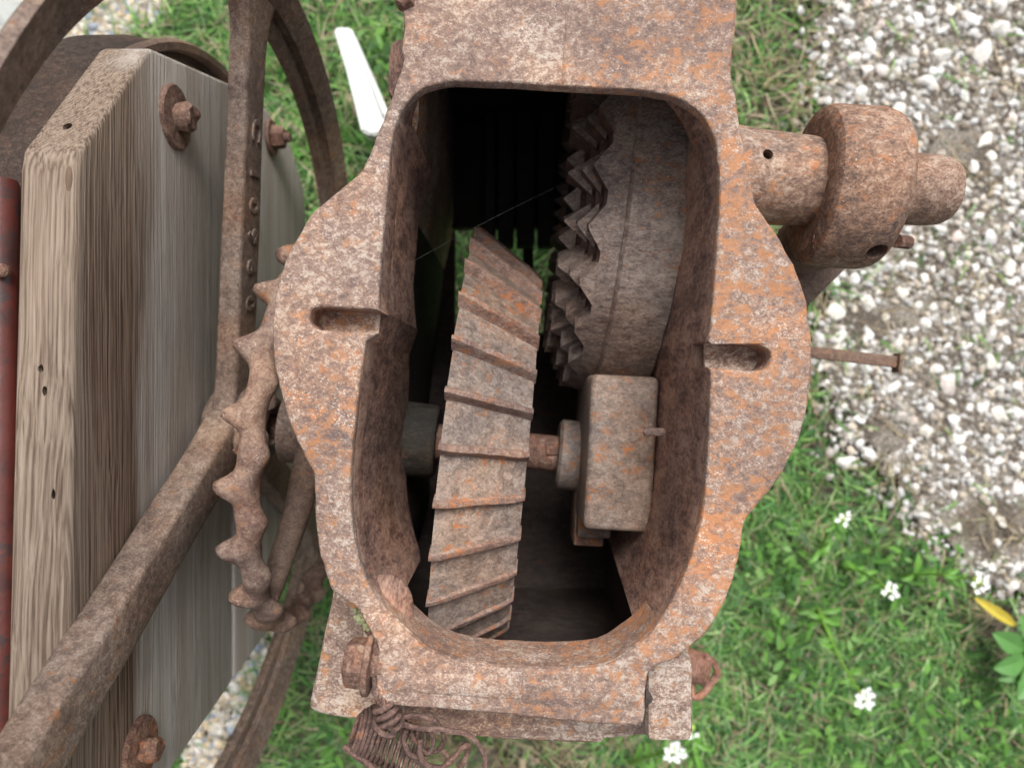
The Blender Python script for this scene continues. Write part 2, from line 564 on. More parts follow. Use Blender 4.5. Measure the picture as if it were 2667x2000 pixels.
def attrmat(name, rough=.5, spec=.3, trans=0.0, scale=200, var=.2):
    m, nt, b = newmat(name)
    N = NT(nt)
    a = N.n('ShaderNodeAttribute', attribute_name='tint')
    f = N.noise(pos(N), scale, 4, .6)
    c = N.mix(N.math('MULTIPLY', f, var * 2), a.outputs['Color'], (0.02, 0.02, 0.015), 'MIX')
    N.l(c, b.inputs['Base Color'])
    b.inputs['Roughness'].default_value = rough
    b.inputs['Specular IOR Level'].default_value = spec
    if trans > 0:
        tr = N.n('ShaderNodeBsdfTranslucent'); N.l(c, tr.inputs['Color'])
        mx = N.n('ShaderNodeMixShader'); mx.inputs[0].default_value = trans
        N.l(b.outputs[0], mx.inputs[1]); N.l(tr.outputs[0], mx.inputs[2])
        out = [n for n in nt.nodes if n.type == 'OUTPUT_MATERIAL'][0]
        N.l(mx.outputs[0], out.inputs['Surface'])
    return m
M_grass = attrmat('grass_blades', rough=.45, trans=.25, var=.1)
M_gravel = attrmat('gravel', rough=.85, scale=120, var=.22)
def stonemat():
    m, nt, b = newmat('limestone')
    N = NT(nt)
    p = pos(N)
    oi = N.n('ShaderNodeObjectInfo')
    base = N.ramp(oi.outputs['Random'], [(0, (.66, .64, .60)), (.35, (.80, .80, .79)), (.7, (.70, .66, .58)), (.9, (.62, .62, .62)), (1, (.64, .50, .44))])
    f = N.noise(p, 90, 5, .65)
    c = N.mix(N.ramp(f, [(.5, 0), (.75, 1)]), base, (.32, .29, .25))
    N.l(c, b.inputs['Base Color'])
    b.inputs['Roughness'].default_value = .85
    N.bump(f, .6, .003, b)
    return m
M_stone = stonemat()
M_petal = simple('white_petals', (.80, .82, .80), rough=.5, var=.06)
M_bud = simple('flower_centre', (.34, .46, .08), rough=.6, var=.3, scale=300)
M_leaf = simple('weed_leaf', (.10, .24, .035), rough=.45, var=.3, scale=60)
M_leaf2 = simple('broad_leaf', (.08, .20, .05), rough=.4, var=.25, scale=40)
M_stem = simple('flower_stem', (.14, .28, .035), rough=.5, var=.2, scale=100)
M_yellow = simple('yellow_leaf', (.40, .32, .04), rough=.6, var=.3, scale=80)
M_silk = simple('silk', (.16, .16, .16), rough=.3, var=.0)

# ------------------------------------------------------------------ machine frame
SL = 0.0995
U = Vector((1, -SL, 0)).normalized()       # shaft direction
V = Vector((SL, 1, 0)).normalized()
W = Vector((0, 0, 1))
O1 = Vector((0, -.068, H - .77))           # main shaft
O2 = Vector((0, .193, H - .79))            # crown wheel shaft

def ring_pt(O, s, r, a):
    return O + U * s + W * (r * cos(a)) - V * (r * sin(a))

# ================================================================== GROUND
gb = bmesh.new()
G = 26
xs = [(-1 + 2 * i / (2 * G)) for i in range(2 * G + 1)]
grid = []
def warp(t, L):     # denser near the centre
    return L * (abs(t) ** 3) * (1 if t >= 0 else -1) + t * 1.2
for j in xs:
    row = []
    for i in xs:
        x, y = warp(i, 40), warp(j, 40)
        z = 0.0
        if abs(x) < 3 and abs(y) < 3:
            z = mnoise.noise(Vector((x * 2.5, y * 2.5, 0))) * .010 - .004
        row.append(gb.verts.new((x, y, z)))
    grid.append(row)
for j in range(2 * G):
    for i in range(2 * G):
        gb.faces.new((grid[j][i], grid[j][i + 1], grid[j + 1][i + 1], grid[j + 1][i]))
ground = obj('ground', gb, M_soil)
tag(ground, 'bare brown soil under the grass and the stones', kind='structure')

def gpx(x, y):      # ground point -> photo pixel
    return 1333.5 + x * F / H, 1000 - y * F / H
def gxy(u, v):
    return (u - 1333.5) / F * H, (1000 - v) / F * H

def inpoly(x, y, poly):
    c = False; j = len(poly) - 1
    for i in range(len(poly)):
        xi, yi = poly[i]; xj, yj = poly[j]
        if (yi > y) != (yj > y) and x < (xj - xi) * (y - yi) / (yj - yi) + xi: c = not c
        j = i
    return c
GRAVEL = [(2110, -400), (2130, 60), (2120, 230), (2150, 420), (2230, 560), (2160, 720), (2120, 850), (2110, 960), (2190, 1120), (2290, 1230),
          (2390, 1360), (2480, 1440), (2580, 1520), (2760, 1600), (3400, 1700), (3400, -400)]
GRAV2 = [(180, -60), (400, -60), (430, 40), (330, 110), (180, 160), (100, 60)]
GRAV3 = [(420, 2120), (560, 1760), (700, 1600), (730, 1640), (640, 1900), (590, 2150)]
SOILS = [(2250, 600, 90, 60), (2300, 830, 110, 45), (2500, 400, 110, 80), (2570, 1370, 160, 90), (1960, 260, 90, 60), (1960, 60, 60, 60),
         (1330, 1960, 260, 60), (2560, 1620, 90, 90), (1090, 1950, 90, 40), (2300, 1130, 60, 50)]
def nz(u, v, s, o=0):
    return mnoise.noise(Vector((u / s + o, v / s, o * 1.7)))
def dens_grass(u, v):
    if inpoly(u, v, GRAV3): return .03
    edge = inpoly(u + 120 + nz(u, v, 80) * 60, v - 90, GRAVEL)
    if inpoly(u + nz(u, v, 60) * 60, v + nz(u, v, 60, 5) * 60, GRAVEL):
        n = nz(u, v, 75, 3)
        return .34 if n > .42 else (.16 if n > .2 else .04)
    if edge: return .38 + .4 * nz(u, v, 50, 6)
    if inpoly(u, v, GRAV2): return .1
    if v < 750 and u > 1800: return .62 + .3 * nz(u, v, 60, 2)
    if u > 1550 and v > 1150: return 1.0
    if u < 1100 and v < 800: return .95
    if 1050 < u < 1700 and v > 1850: return .35 + .5 * nz(u, v, 60, 8)
    return .8
def soilness(u, v):
    s = 0
    for cx, cy, rx, ry in SOILS:
        q = ((u - cx) / rx) ** 2 + ((v - cy) / ry) ** 2
        s = max(s, 1 - q)
    return s

# ---- stones: the larger ones are pieces of the gravel bed
gbed_b = bmesh.new()
gp = []
for i, p in enumerate(GRAVEL):
    q = GRAVEL[(i + 1) % len(GRAVEL)]
    for k in range(12):
        u_, v_ = p[0] + (q[0] - p[0]) * k / 12, p[1] + (q[1] - p[1]) * k / 12
        gp.append(gxy(u_ + 55 * nz(u_, v_, 55) + 14 * nz(u_, v_, 14) + 18, v_ + 40 * nz(u_, v_, 60, 4)))
gbed_vs = [gbed_b.verts.new((x, y, .009)) for x, y in gp]
gbed_b.faces.new(gbed_vs)
bed = obj('gravel_bed', gbed_b, M_gbed)
tag(bed, 'bed of white limestone gravel along the right side', kind='structure')

def stone_mesh(k, sub=2):
    b_ = bmesh.new()
    bmesh.ops.create_icosphere(b_, subdivisions=sub, radius=1.0)
    rnd = random.Random(k)
    sx, sy, sz = rnd.uniform(.85, 1.35), rnd.uniform(.55, .95), rnd.uniform(.42, .7)
    off = Vector((k * 3.1, k * 1.7, 0))
    planes = [(Vector((rnd.uniform(-1, 1), rnd.uniform(-1, 1), rnd.uniform(-.3, 1))).normalized(), rnd.uniform(.42, .75)) for _ in range(9)]
    for v_ in b_.verts:
        c = v_.co.copy()
        for n_, d_ in planes:
            q = c.dot(n_)
            if q > d_: c -= n_ * (q - d_) * .95
        c *= 1 + .34 * mnoise.noise(c * 1.3 + off)
        v_.co = Vector((c.x * sx, c.y * sy, c.z * sz))
    me = bpy.data.meshes.new('stone')
    b_.to_mesh(me); b_.free()
    finish(me, 40)
    me.materials.append(M_stone)
    return me
stone_meshes = [stone_mesh(k) for k in range(16)]
rs = random.Random(11)
placed = []
def far_enough(x, y, r, f=.8):
    for (a, b_, c) in placed:
        if (a - x) ** 2 + (b_ - y) ** 2 < ((r + c) * f) ** 2: return False
    return True
def put_stone(u, v, r, k=None):
    x, y = gxy(u, v)
    o = bpy.data.objects.new('stone', stone_meshes[k if k is not None else rs.randrange(16)])
    o.scale = (r, r, r)
    o.rotation_euler = (rs.uniform(-.3, .3), rs.uniform(-.3, .3), rs.uniform(0, 6.28))
    o.location = (x, y, .008 + r * .25)
    COL.objects.link(o); o.parent = bed
    placed.append((x, y, r))
BIG = [(2260, 130, 30), (2245, 190, 26), (2330, 70, 24), (2240, 250, 27), (2440, 150, 28), (2550, 145, 34), (2590, 90, 40), (2530, 60, 32), (2470, 35, 26),
       (2500, 215, 22), (2370, 150, 24), (2190, 130, 22), (2140, 130, 20), (2320, 20, 22), (2190, 30, 22), (2600, 200, 24), (2410, 60, 20), (2290, 240, 24),
       (2550, 370, 27), (2505, 505, 22), (2620, 560, 26), (2440, 600, 22), (2530, 440, 20), (2210, 730, 25), (2360, 690, 20), (2480, 690, 20), (2400, 730, 24),
       (2620, 700, 22), (2120, 700, 20), (2250, 960, 20), (2340, 1080, 22), (2400, 1120, 28), (2480, 1100, 26), (2200, 1200, 27), (2260, 1180, 24),
       (2230, 1090, 24), (2520, 1060, 22), (2640, 1270, 26), (2560, 1230, 20), (2480, 1370, 22), (2600, 1350, 24), (2330, 1220, 20), (2640, 1000, 22),
       (2500, 900, 20), (2590, 850, 22), (2300, 960, 20), (2430, 960, 22), (2150, 1000, 18), (2360, 1160, 20), (2440, 1190, 18), (2640, 450, 20), (2590, 1080, 24)]
for (u, v, r) in BIG:
    put_stone(u + rs.uniform(-5, 5), v + rs.uniform(-5, 5), r * rs.uniform(.75, .95) / F * H)
n = 0
tries = 0
while n < 245 and tries < 9000:
    tries += 1
    u, v = rs.uniform(2090, 2760), rs.uniform(-60, 1560)
    if not inpoly(u, v, GRAVEL): continue
    if soilness(u, v) > .2 and rs.random() < .8: continue
    r = (11 + 17 * rs.random() ** 1.5) / F * H
    x, y = gxy(u, v)
    if not far_enough(x, y, r, .85): continue
    put_stone(u, v, r); n += 1

# small gravel: one mesh
def scatter_small(name, n, polyf, rmin, rmax, label, cols, seed, parent=None, zz=.009):
    rr = random.Random(seed)
    src = []
    for k in range(6):
        b_ = bmesh.new()
        bmesh.ops.create_icosphere(b_, subdivisions=1, radius=1.0)
        for q in b_.verts: q.co *= 1 + .35 * mnoise.noise(q.co * 1.1 + Vector((k * 5, 0, seed)))
        b_.verts.index_update()
        src.append(([q.co.copy() for q in b_.verts], [[w_.index for w_ in f.verts] for f in b_.faces]))
        b_.free()
    verts, faces, cl = [], [], []
    for i in range(n):
        u, v = polyf(rr)
        x, y = gxy(u, v)
        r = rmin * (rmax / rmin) ** (rr.random() ** 1.6) / F * H
        vs, fs = src[rr.randrange(6)]
        a = rr.uniform(0, 6.28); ca, sa = cos(a), sin(a)
        sx, sy, sz = r * rr.uniform(.8, 1.3), r * rr.uniform(.6, 1), r * rr.uniform(.45, .75)
        o_ = len(verts)
        c = rr.choice(cols); k = rr.uniform(.75, 1.15)
        for q in vs:
            X, Y = q.x * sx, q.y * sy
            verts.append((x + X * ca - Y * sa, y + X * sa + Y * ca, zz + r * .2 + q.z * sz))
            cl.append((min(1, c[0] * k), min(1, c[1] * k), min(1, c[2] * k), 1))
        for f in fs: faces.append([o_ + t for t in f])
    me = bpy.data.meshes.new(name)
    me.from_pydata(verts, [], faces)
    at = me.color_attributes.new('tint', 'FLOAT_COLOR', 'POINT')
    at.data.foreach_set('color', [c for q in cl for c in q])
    me.shade_smooth()
    me.materials.append(M_gravel)
    o = link(bpy.data.objects.new(name, me), parent)
    tag(o, label, kind='stuff')
    return o
GC = [(.22, .18, .14), (.72, .72, .70), (.62, .60, .56), (.70, .69, .67), (.55, .50, .43), (.42, .39, .35), (.60, .52, .42), (.33, .29, .25), (.50, .48, .46)]
def in_gravel(rr):
    while True:
        u, v = rr.uniform(2060, 2800), rr.uniform(-100, 1640)
        if not inpoly(u + nz(u, v, 50) * 50 + abs(rr.gauss(0, 38)), v - abs(rr.gauss(0, 30)), GRAVEL): continue
        s = soilness(u, v)
        if s > 0 and rr.random() < s * 1.6: continue
        return u, v
scatter_small('small_gravel', 11000, in_gravel, 2.5, 13.5, 'fine white and tan gravel packed between the larger stones', GC, 3, bed)
def in_g23(rr):
    while True:
        if rr.random() < .45: u, v = rr.uniform(60, 460), rr.uniform(-100, 170); ok = inpoly(u, v, GRAV2)
        else: u, v = rr.uniform(400, 900), rr.uniform(1500, 2150); ok = inpoly(u, v, GRAV3)
        if ok: return u, v
pg = scatter_small('pebbles', 2600, in_g23, 6, 17, 'pale pebbles seen past the left end of the timber and below the flywheel rim',
              [(.66, .62, .54), (.74, .72, .68), (.56, .50, .42), (.36, .40, .48), (.62, .5, .34)], 5, None, .004)
pg['category'] = 'gravel'
def anywhere(rr):
    while True:
        u, v = rr.uniform(-300, 2900), rr.uniform(-250, 2250)
        if rr.random() < .35 + .5 * max(0, soilness(u, v)): return u, v
dg = scatter_small('crumbs_of_soil', 4200, anywhere, 3, 11, 'small clods and bits of bark lying on the bare soil',
              [(.14, .11, .08), (.22, .17, .13), (.10, .08, .06), (.30, .26, .2), (.45, .42, .38)], 8, None, .0)
dg['category'] = 'soil crumbs'

# ---- grass
def blades(name, n, label, dens, seed, lmin, lmax, wmin, wmax, cols, lie=.6, zoff=0.0, region=(-420, 3080, -400, 2400)):
    rr = random.Random(seed)
    verts, faces, cl = [], [], []
    cnt = 0; tr = 0
    while cnt < n and tr < n * 8:
        tr += 1
        u, v = rr.uniform(region[0], region[1]), rr.uniform(region[2], region[3])
        dn = dens(u, v)
        if rr.random() > dn: continue
        if nz(u, v, 30, seed) < -.16 and rr.random() < .8: continue
        cnt += 1
        x, y = gxy(u, v)
        cl_s = nz(u, v, 90, 20)
        L = rr.uniform(lmin, lmax) * (1 + .5 * cl_s)
        wd = rr.uniform(wmin, wmax)
        a = rr.uniform(0, 2 * pi)
        d = Vector((cos(a), sin(a), 0)); s = Vector((-sin(a), cos(a), 0))
        rise = rr.uniform(.35, 1.0) * (1 - lie * rr.random())
        bend = rr.uniform(-.6, .6)
        c = rr.choice(cols); k = rr.uniform(.7, 1.3)
        tt = (min(1, c[0] * k), min(1, c[1] * k), min(1, c[2] * k), 1)
        base = Vector((x, y, zoff))
        o_ = len(verts)
        segs = 4
        for i in range(segs):
            t = i / segs
            ang = rise * 1.35 * (1 - t * .9)
            p = base + d * (L * t * (1 - .45 * rise * (1 - t))) + s * (bend * L * t * t) + Vector((0, 0, L * rise * (t - .45 * t * t) * 1.1))
            ww = wd * (1 - t ** 2 * .75) * .5
            tw = s * cos(t * 1.2) + Vector((0, 0, sin(t * 1.2) * .6))
            verts.append(p - tw * ww); verts.append(p + tw * ww)
            cl.append(tt); cl.append(tt)
        t = 1
        verts.append(base + d * L + s * (bend * L) + Vector((0, 0, L * rise * .6)))
        cl.append(tt)
        for i in range(segs - 1):
            q = o_ + 2 * i
            faces.append((q, q + 1, q + 3, q + 2))
        q = o_ + 2 * (segs - 1)
        faces.append((q, q + 1, q + 2))
    me = bpy.data.meshes.new(name)
    me.from_pydata([tuple(q) for q in verts], [], faces)
    at = me.color_attributes.new('tint', 'FLOAT_COLOR', 'POINT')
    at.data.foreach_set('color', [c for q in cl for c in q])
    me.shade_smooth()
    me.materials.append(M_grass)
    o = link(bpy.data.objects.new(name, me))
    tag(o, label, 'grass', kind='stuff')
    return o
GG = [(.09, .20, .045), (.14, .32, .07), (.18, .39, .085), (.11, .27, .085), (.25, .43, .12), (.16, .38, .08), (.34, .50, .20), (.05, .14, .03), (.27, .42, .18), (.06, .17, .06)]
blades('grass', 62000, 'bright green grass growing around and under the machine', lambda u, v: dens_grass(u, v) * (1 - .6 * max(0, soilness(u, v))),
       21, .022, .070, .0022, .0056, GG)
blades('short_grass', 26000, 'short fine grass and moss close to the soil', lambda u, v: .75 * dens_grass(u, v) + .03, 24, .008, .022, .0014, .003,
       [(.06, .12, .02), (.10, .18, .04), (.13, .2, .06)], lie=.3)
STRAW = [(.42, .34, .20), (.5, .42, .28), (.30, .22, .13), (.36, .3, .18), (.26, .2, .15)]
def straw_d(u, v):
    q = .22 + .8 * max(0, soilness(u, v))
    if v < 800 and 1850 < u < 2150: q = .8
    if u < 1100 and v < 620: q = .35
    if 1000 < u < 1750 and v > 1830: q = .9
    if inpoly(u, v, GRAVEL): q *= .35
    return q
blades('dry_grass', 7500, 'dead straw coloured grass lying among the green', straw_d, 33, .025, .09, .0012, .003, STRAW, lie=.95, zoff=.012)

# bits of dead leaf
def litter():
    rr = random.Random(91)
    verts, faces, cl = [], [], []
    while len(faces) < 700:
        u, v = rr.uniform(-100, 2750), rr.uniform(-100, 2100)
        if rr.random() > .12 + .8 * max(0, soilness(u, v)): continue
        x, y = gxy(u, v)
        L, w_ = rr.uniform(.006, .022), rr.uniform(.004, .010)
        a = rr.uniform(0, 6.28)
        d = Vector((cos(a), sin(a), rr.uniform(-.2, .3))); s_v = Vector((-sin(a), cos(a), rr.uniform(-.5, .5)))
        c = Vector((x, y, rr.uniform(.008, .03))); o_ = len(verts)
        verts += [c - d * L * .5, c - s_v * w_ * .5 + Vector((0, 0, .002)), c + s_v * w_ * .5, c + d * L * .5 + Vector((0, 0, .003))]
        faces += [(o_, o_ + 1, o_ + 2), (o_ + 1, o_ + 3, o_ + 2)]
        cl += [(*rr.choice([(.20, .13, .08), (.30, .22, .14), (.13, .085, .06), (.38, .32, .25)]), 1)] * 4
    me = bpy.data.meshes.new('leaf_litter')
    me.from_pydata([tuple(q) for q in verts], [], faces)
    at = me.color_attributes.new('tint', 'FLOAT_COLOR', 'POINT')
    at.data.foreach_set('color', [c for q in cl for c in q])
    me.materials.append(M_grass)
    o = link(bpy.data.objects.new('leaf_litter', me))
    tag(o, 'scattered brown bits of dead leaves on the soil and grass', 'leaf litter', kind='stuff')
litter()

# weeds made of round leaves
def weeds():
    rr = random.Random(77)
    verts, faces, cl = [], [], []
    spots = [(2040, 1420, 90), (2020, 1500, 80), (2080, 1560, 90), (2330, 1450, 100), (2400, 1500, 90), (2200, 1450, 90), (2000, 1620, 80), (1010, 170, 50),
             (980, 130, 40), (1920, 1460, 60), (2250, 1700, 130), (2130, 1900, 140), (2450, 1850, 140), (2560, 1920, 120), (870, 1920, 90), (2330, 1950, 100), (2050, 1730, 90)]
    for (cu_, cv_, R_) in spots:
        for i in range(int(R_ * .38)):
            u, v = rr.gauss(cu_, R_ * .5), rr.gauss(cv_, R_ * .5)
            x, y = gxy(u, v)
            z = rr.uniform(.015, .06)
            L, w_ = rr.uniform(.010, .034), rr.uniform(.004, .011)
            a = rr.uniform(0, 6.28)
            d = Vector((cos(a), sin(a), rr.uniform(-.3, .4))); s = Vector((-sin(a), cos(a), rr.uniform(-.4, .4)))
            c = Vector((x, y, z)); o_ = len(verts)
            verts += [c - d * L * .5, c - d * L * .15 - s * w_ * .5, c - d * L * .15 + s * w_ * .5, c + d * L * .2 - s * w_ * .45,
                      c + d * L * .2 + s * w_ * .45, c + d * L * .5]
            faces += [(o_, o_ + 1, o_ + 2), (o_ + 1, o_ + 3, o_ + 4, o_ + 2), (o_ + 3, o_ + 5, o_ + 4)]
            t = rr.choice([(.10, .25, .04), (.15, .33, .06), (.06, .16, .035), (.05, .12, .03)])
            cl += [(*t, 1)] * 6
    me = bpy.data.meshes.new('weed_leaves')
    me.from_pydata([tuple(q) for q in verts], [], faces)
    at = me.color_attributes.new('tint', 'FLOAT_COLOR', 'POINT')
    at.data.foreach_set('color', [c for q in cl for c in q])
    me.materials.append(M_grass)
    o = link(bpy.data.objects.new('weed_leaves', me))
    tag(o, 'low weeds with small oval leaves scattered through the grass', 'weeds', kind='stuff')
weeds()

# ================================================================== GEAR HOUSING
housing = thing('gear_housing', 'large rusted cast iron gear housing with open top and flared slotted rim', 'gear housing')

outer = catmull([(1040, -420), (1046, -200), (1048, 0), (1052, 60), (1046, 130), (1049, 165), (1012, 270), (980, 355), (945, 440), (915, 470), (862, 512),
                 (805, 566), (762, 640), (732, 712), (716, 780), (710, 850), (714, 940), (731, 1020), (757, 1110), (795, 1190), (816, 1240),
                 (821, 1300), (821, 1350), (830, 1430), (850, 1500), (872, 1545), (925, 1580), (962, 1640), (985, 1690), (980, 1760), (975, 1825)], n=4)
outer += [Vector(p) for p in [(985, 1836), (1150, 1846), (1345, 1862), (1352, 1866), (1560, 1884), (1660, 1889), (1676, 1880)]]
outer += catmull([(1680, 1850), (1682, 1790), (1700, 1742), (1760, 1712), (1832, 1655), (1882, 1580), (1912, 1500), (1932, 1410), (1944, 1350), (1985, 1303),
                  (2030, 1245), (2078, 1150), (2104, 1050), (2115, 950), (2110, 850), (2096, 765), (2068, 690), (2030, 620), (1992, 566), (1966, 520),
                  (1956, 470), (1944, 410), (1930, 345), (1916, 250), (1905, 190), (1911, 100), (1920, 0), (1925, -200), (1930, -420)], n=4)
def rough_line(pts, amp, sc=.03, seed=0):
    out = []
    for p in pts:
        q = Vector((p[0], p[1]))
        nx = mnoise.noise(Vector((q.x * sc, q.y * sc, seed))); ny = mnoise.noise(Vector((q.x * sc, q.y * sc, seed + 9)))
        out.append(Vector((q.x + nx * amp, q.y + ny * amp)))
    return out
outer = rough_line(rough_line(outer, 3.5), 1.6, .16, 5)
top_l = catmull([(984, 800), (994, 660), (1008, 500), (1020, 370), (1040, 300), (1075, 250), (1120, 222), (1185, 212), (1300, 215), (1466, 224)], n=4)
top_r = catmull([(1476, 226), (1600, 231), (1700, 240), (1765, 256), (1822, 292), (1856, 345), (1872, 420), (1874, 520), (1866, 660), (1856, 800), (1846, 888)], n=4)
slot_r = [Vector((1838, 888)), Vector((1900, 892))] + catmull([(1950, 896), (1982, 901), (2001, 914), (2007, 934), (1998, 956), (1975, 965), (1940, 964)], n=4) + [Vector((1842, 957))]
bot_r = catmull([(1852, 972), (1850, 1060), (1845, 1160), (1838, 1270), (1822, 1370), (1790, 1480), (1742, 1580), (1690, 1652), (1640, 1698), (1600, 1724),
                 (1555, 1737), (1460, 1742), (1368, 1742)], n=4)
bot_l = catmull([(1364, 1740), (1280, 1736), (1190, 1722), (1120, 1695), (1070, 1655), (1020, 1604), (975, 1548), (940, 1475), (920, 1380), (912, 1270),
                 (919, 1150), (936, 1000), (951, 890)], n=4)
slot_l = [Vector((984, 868)), Vector((900, 864))] + catmull([(860, 862), (828, 858), (808, 842), (805, 822), (818, 804), (845, 800), (900, 803)], n=4) + [Vector((986, 808))]
inner = top_l + top_r + slot_r + bot_r + bot_l + slot_l
inner = rough_line(inner, 2.5, seed=3)
inner_plain = rough_line(top_l + top_r + bot_r + bot_l, 2.0, seed=3)
flange = plate('rim_flange', [outer, inner], .50, .0125, .0022, M_flange, housing)
# plate below the flange (the slots end on it)
def shrink(pts, k, c=(1410, 950)):
    return [Vector((c[0] + (p[0] - c[0]) * k, c[1] + (p[1] - c[1]) * k)) for p in pts]
inner_s = [Vector((p[0], p[1] - max(0, min(1, (300 - p[1]) / 80)) * 110 + max(0, min(1, (p[1] - 1600) / 80)) * 75)) for p in inner_plain]
inner_w = [Vector((p[0], p[1] - max(0, min(1, (300 - p[1]) / 80)) * 110)) for p in inner]
plate('rim_wall', [shrink(outer, .965), inner_w], .5115, .032, .0002, M_wallr, housing, refd=.50)
plate('slot_floor', [[(800, 796), (972, 800), (966, 885), (800, 880)]], .5262, .004, .0005, M_base, housing, refd=.50)
plate('slot_floor', [[(1862, 880), (2015, 890), (2015, 985), (1862, 975)]], .5262, .004, .0005, M_base, housing, refd=.50)

# seam left by the mould
def ribbon(name, pts, d, r, mat, parent):
    b_ = bmesh.new()
    W_ = [P(p[0], p[1], d) for p in pts]
    tube(b_, W_, r, 6)
    return obj(name, b_, mat, parent)
ribbon('casting_seam', rough_line([(1484 - .055 * (t + 100), t) for t in range(-300, 226, 12)], 3, .05), .4998, .0007, M_flange, housing)
ribbon('casting_seam', rough_line([(1368 - .16 * (t - 1738), t) for t in range(1744, 1860, 8)], 3, .08, 4), .4998, .0007, M_flange, housing)

# side walls of the cavity
wall_bm = bmesh.new()
lw = [p for p in bot_l if p[1] < 1610] + [Vector((984, 800))] + [p for p in top_l if p[0] < 1062]
skirt(wall_bm, lw[::-1], -.007, .5432, .660, .50, out=lambda t: Vector((0, 0, -.10 * sin(pi * min(1, max(0, (t - .3) / .7))) ** .8)))
for v_ in wall_bm.verts:
    if v_.co.z < H - .6: v_.co += mnoise.noise_vector(v_.co * 40) * .0010
obj('side_wall', wall_bm, M_wallr, housing)
wall_bm = bmesh.new()
lw2 = [(850, 1800), (905, 1600), (898, 1420), (895, 1250), (905, 1050), (930, 850), (955, 650), (980, 450), (990, 200), (1000, -400)]
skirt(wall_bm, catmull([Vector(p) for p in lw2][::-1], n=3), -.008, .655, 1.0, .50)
obj('side_wall', wall_bm, M_deep_shade, housing)
wall_bm = bmesh.new()
rw = [Vector((1932, -400)), Vector((1912, 0)), Vector((1890, 160))] + top_r[22:] + [p for p in bot_r if p[1] < 1668]
skirt(wall_bm, rw, .008, .5432, 1.0, .50, out=lambda t: Vector((.030 * max(0, t - .7) / .3, 0, 0)))
for v_ in wall_bm.verts:
    if v_.co.z < H - .6: v_.co += mnoise.noise_vector(v_.co * 22) * .0015
obj('side_wall', wall_bm, M_wallr, housing)
wall_bm = bmesh.new()
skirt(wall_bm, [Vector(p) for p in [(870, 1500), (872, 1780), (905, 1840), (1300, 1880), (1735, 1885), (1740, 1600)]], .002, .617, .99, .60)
obj('dark_liner', wall_bm, M_dim_iron, housing)  # added liner, covers the bright base wall with painted shade
# unseen end of the hood box, closed to keep the cavity dark
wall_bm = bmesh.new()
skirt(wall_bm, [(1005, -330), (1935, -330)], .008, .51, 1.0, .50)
obj('end_wall', wall_bm, M_deep_shade, housing)
# front: curved inner face below the rim
wb = bmesh.new()
fr0 = [p for p in bot_r if p[0] < 1800 and p[1] > 1400] + [p for p in bot_l if p[1] > 1500]
fr = []
for i, p in enumerate(fr0):
    t = i / (len(fr0) - 1)
    e = min(1, t / .22, (1 - t) / .14)
    d_ = (Vector((1350, 1300)) - p).normalized()
    fr.append(p + d_ * (-5 + 8 * e))
skirt(wb, fr, .012, .5032, .552, .50, out=lambda t: Vector((0, 0, .010 * max(0, 1 - t / .22, (t - .86) / .14))))
for v_ in wb.verts: v_.co += mnoise.noise_vector(v_.co * 35) * .0006
obj('front_lip', wb, M_flange, housing)
# rounded nose of the casting at the front
nb = bmesh.new()
prof = []
for (v, dd) in [(1748, .5020), (1756, .4994), (1780, .4982), (1806, .4984), (1826, .5015), (1842, .509), (1852, .522), (1854, .545)]:
    prof.append((v, dd))
rows = []
for i, u in enumerate([992, 996, 1010, 1100, 1200, 1300, 1350, 1356, 1450, 1560, 1640, 1664, 1670]):
    e = 1 if i in (0, 12) else 0
    row = []
    for (v, dd) in prof:
        sh = (u - 985) * .062
        d2 = dd + (.004 if e else 0) + (.0012 if 1350 < u else 0)
        w_ = P(u, v + sh * (1 if v > 1790 else .2) - (18 if u < 1356 else 0) * (1 if v > 1800 else .2), .5)
        row.append(nb.verts.new(Vector((w_.x, w_.y, H - d2))))
    rows.append(row)
for i in range(len(rows) - 1):
    for k in range(len(prof) - 1):
        nb.faces.new((rows[i][k], rows[i][k + 1], rows[i + 1][k + 1], rows[i + 1][k]))
for v_ in nb.verts: v_.co += mnoise.noise_vector(v_.co * 60) * .0008
nb.faces.new(rows[0]); nb.faces.new(rows[-1][::-1])
obj('front_nose', nb, M_flange, housing, sharp=50)
# lobe inside the left front corner
lb = bmesh.new()
bmesh.ops.create_icosphere(lb, subdivisions=4, radius=1.0)
c_ = P(1006, 1588, .530)
for v_ in lb.verts:
    v_.co = Vector((v_.co.x * .019, v_.co.y * .026, v_.co.z * .015)) + c_
jitter(lb, .0015, 60)
obj('corner_lobe', lb, M_wallr, housing)

# floor of the sump with its drain opening
fl_out = [(1090, -100), (1700, -100), (1650, 1600), (1600, 1720), (1080, 1720), (1060, 1600)]
fl_hole = [(1185, 596), (1480, 596), (1480, 868), (1185, 868)]
plate('sump_floor', [fl_out, fl_hole], 1.0, .012, .002, M_dim_iron, housing)
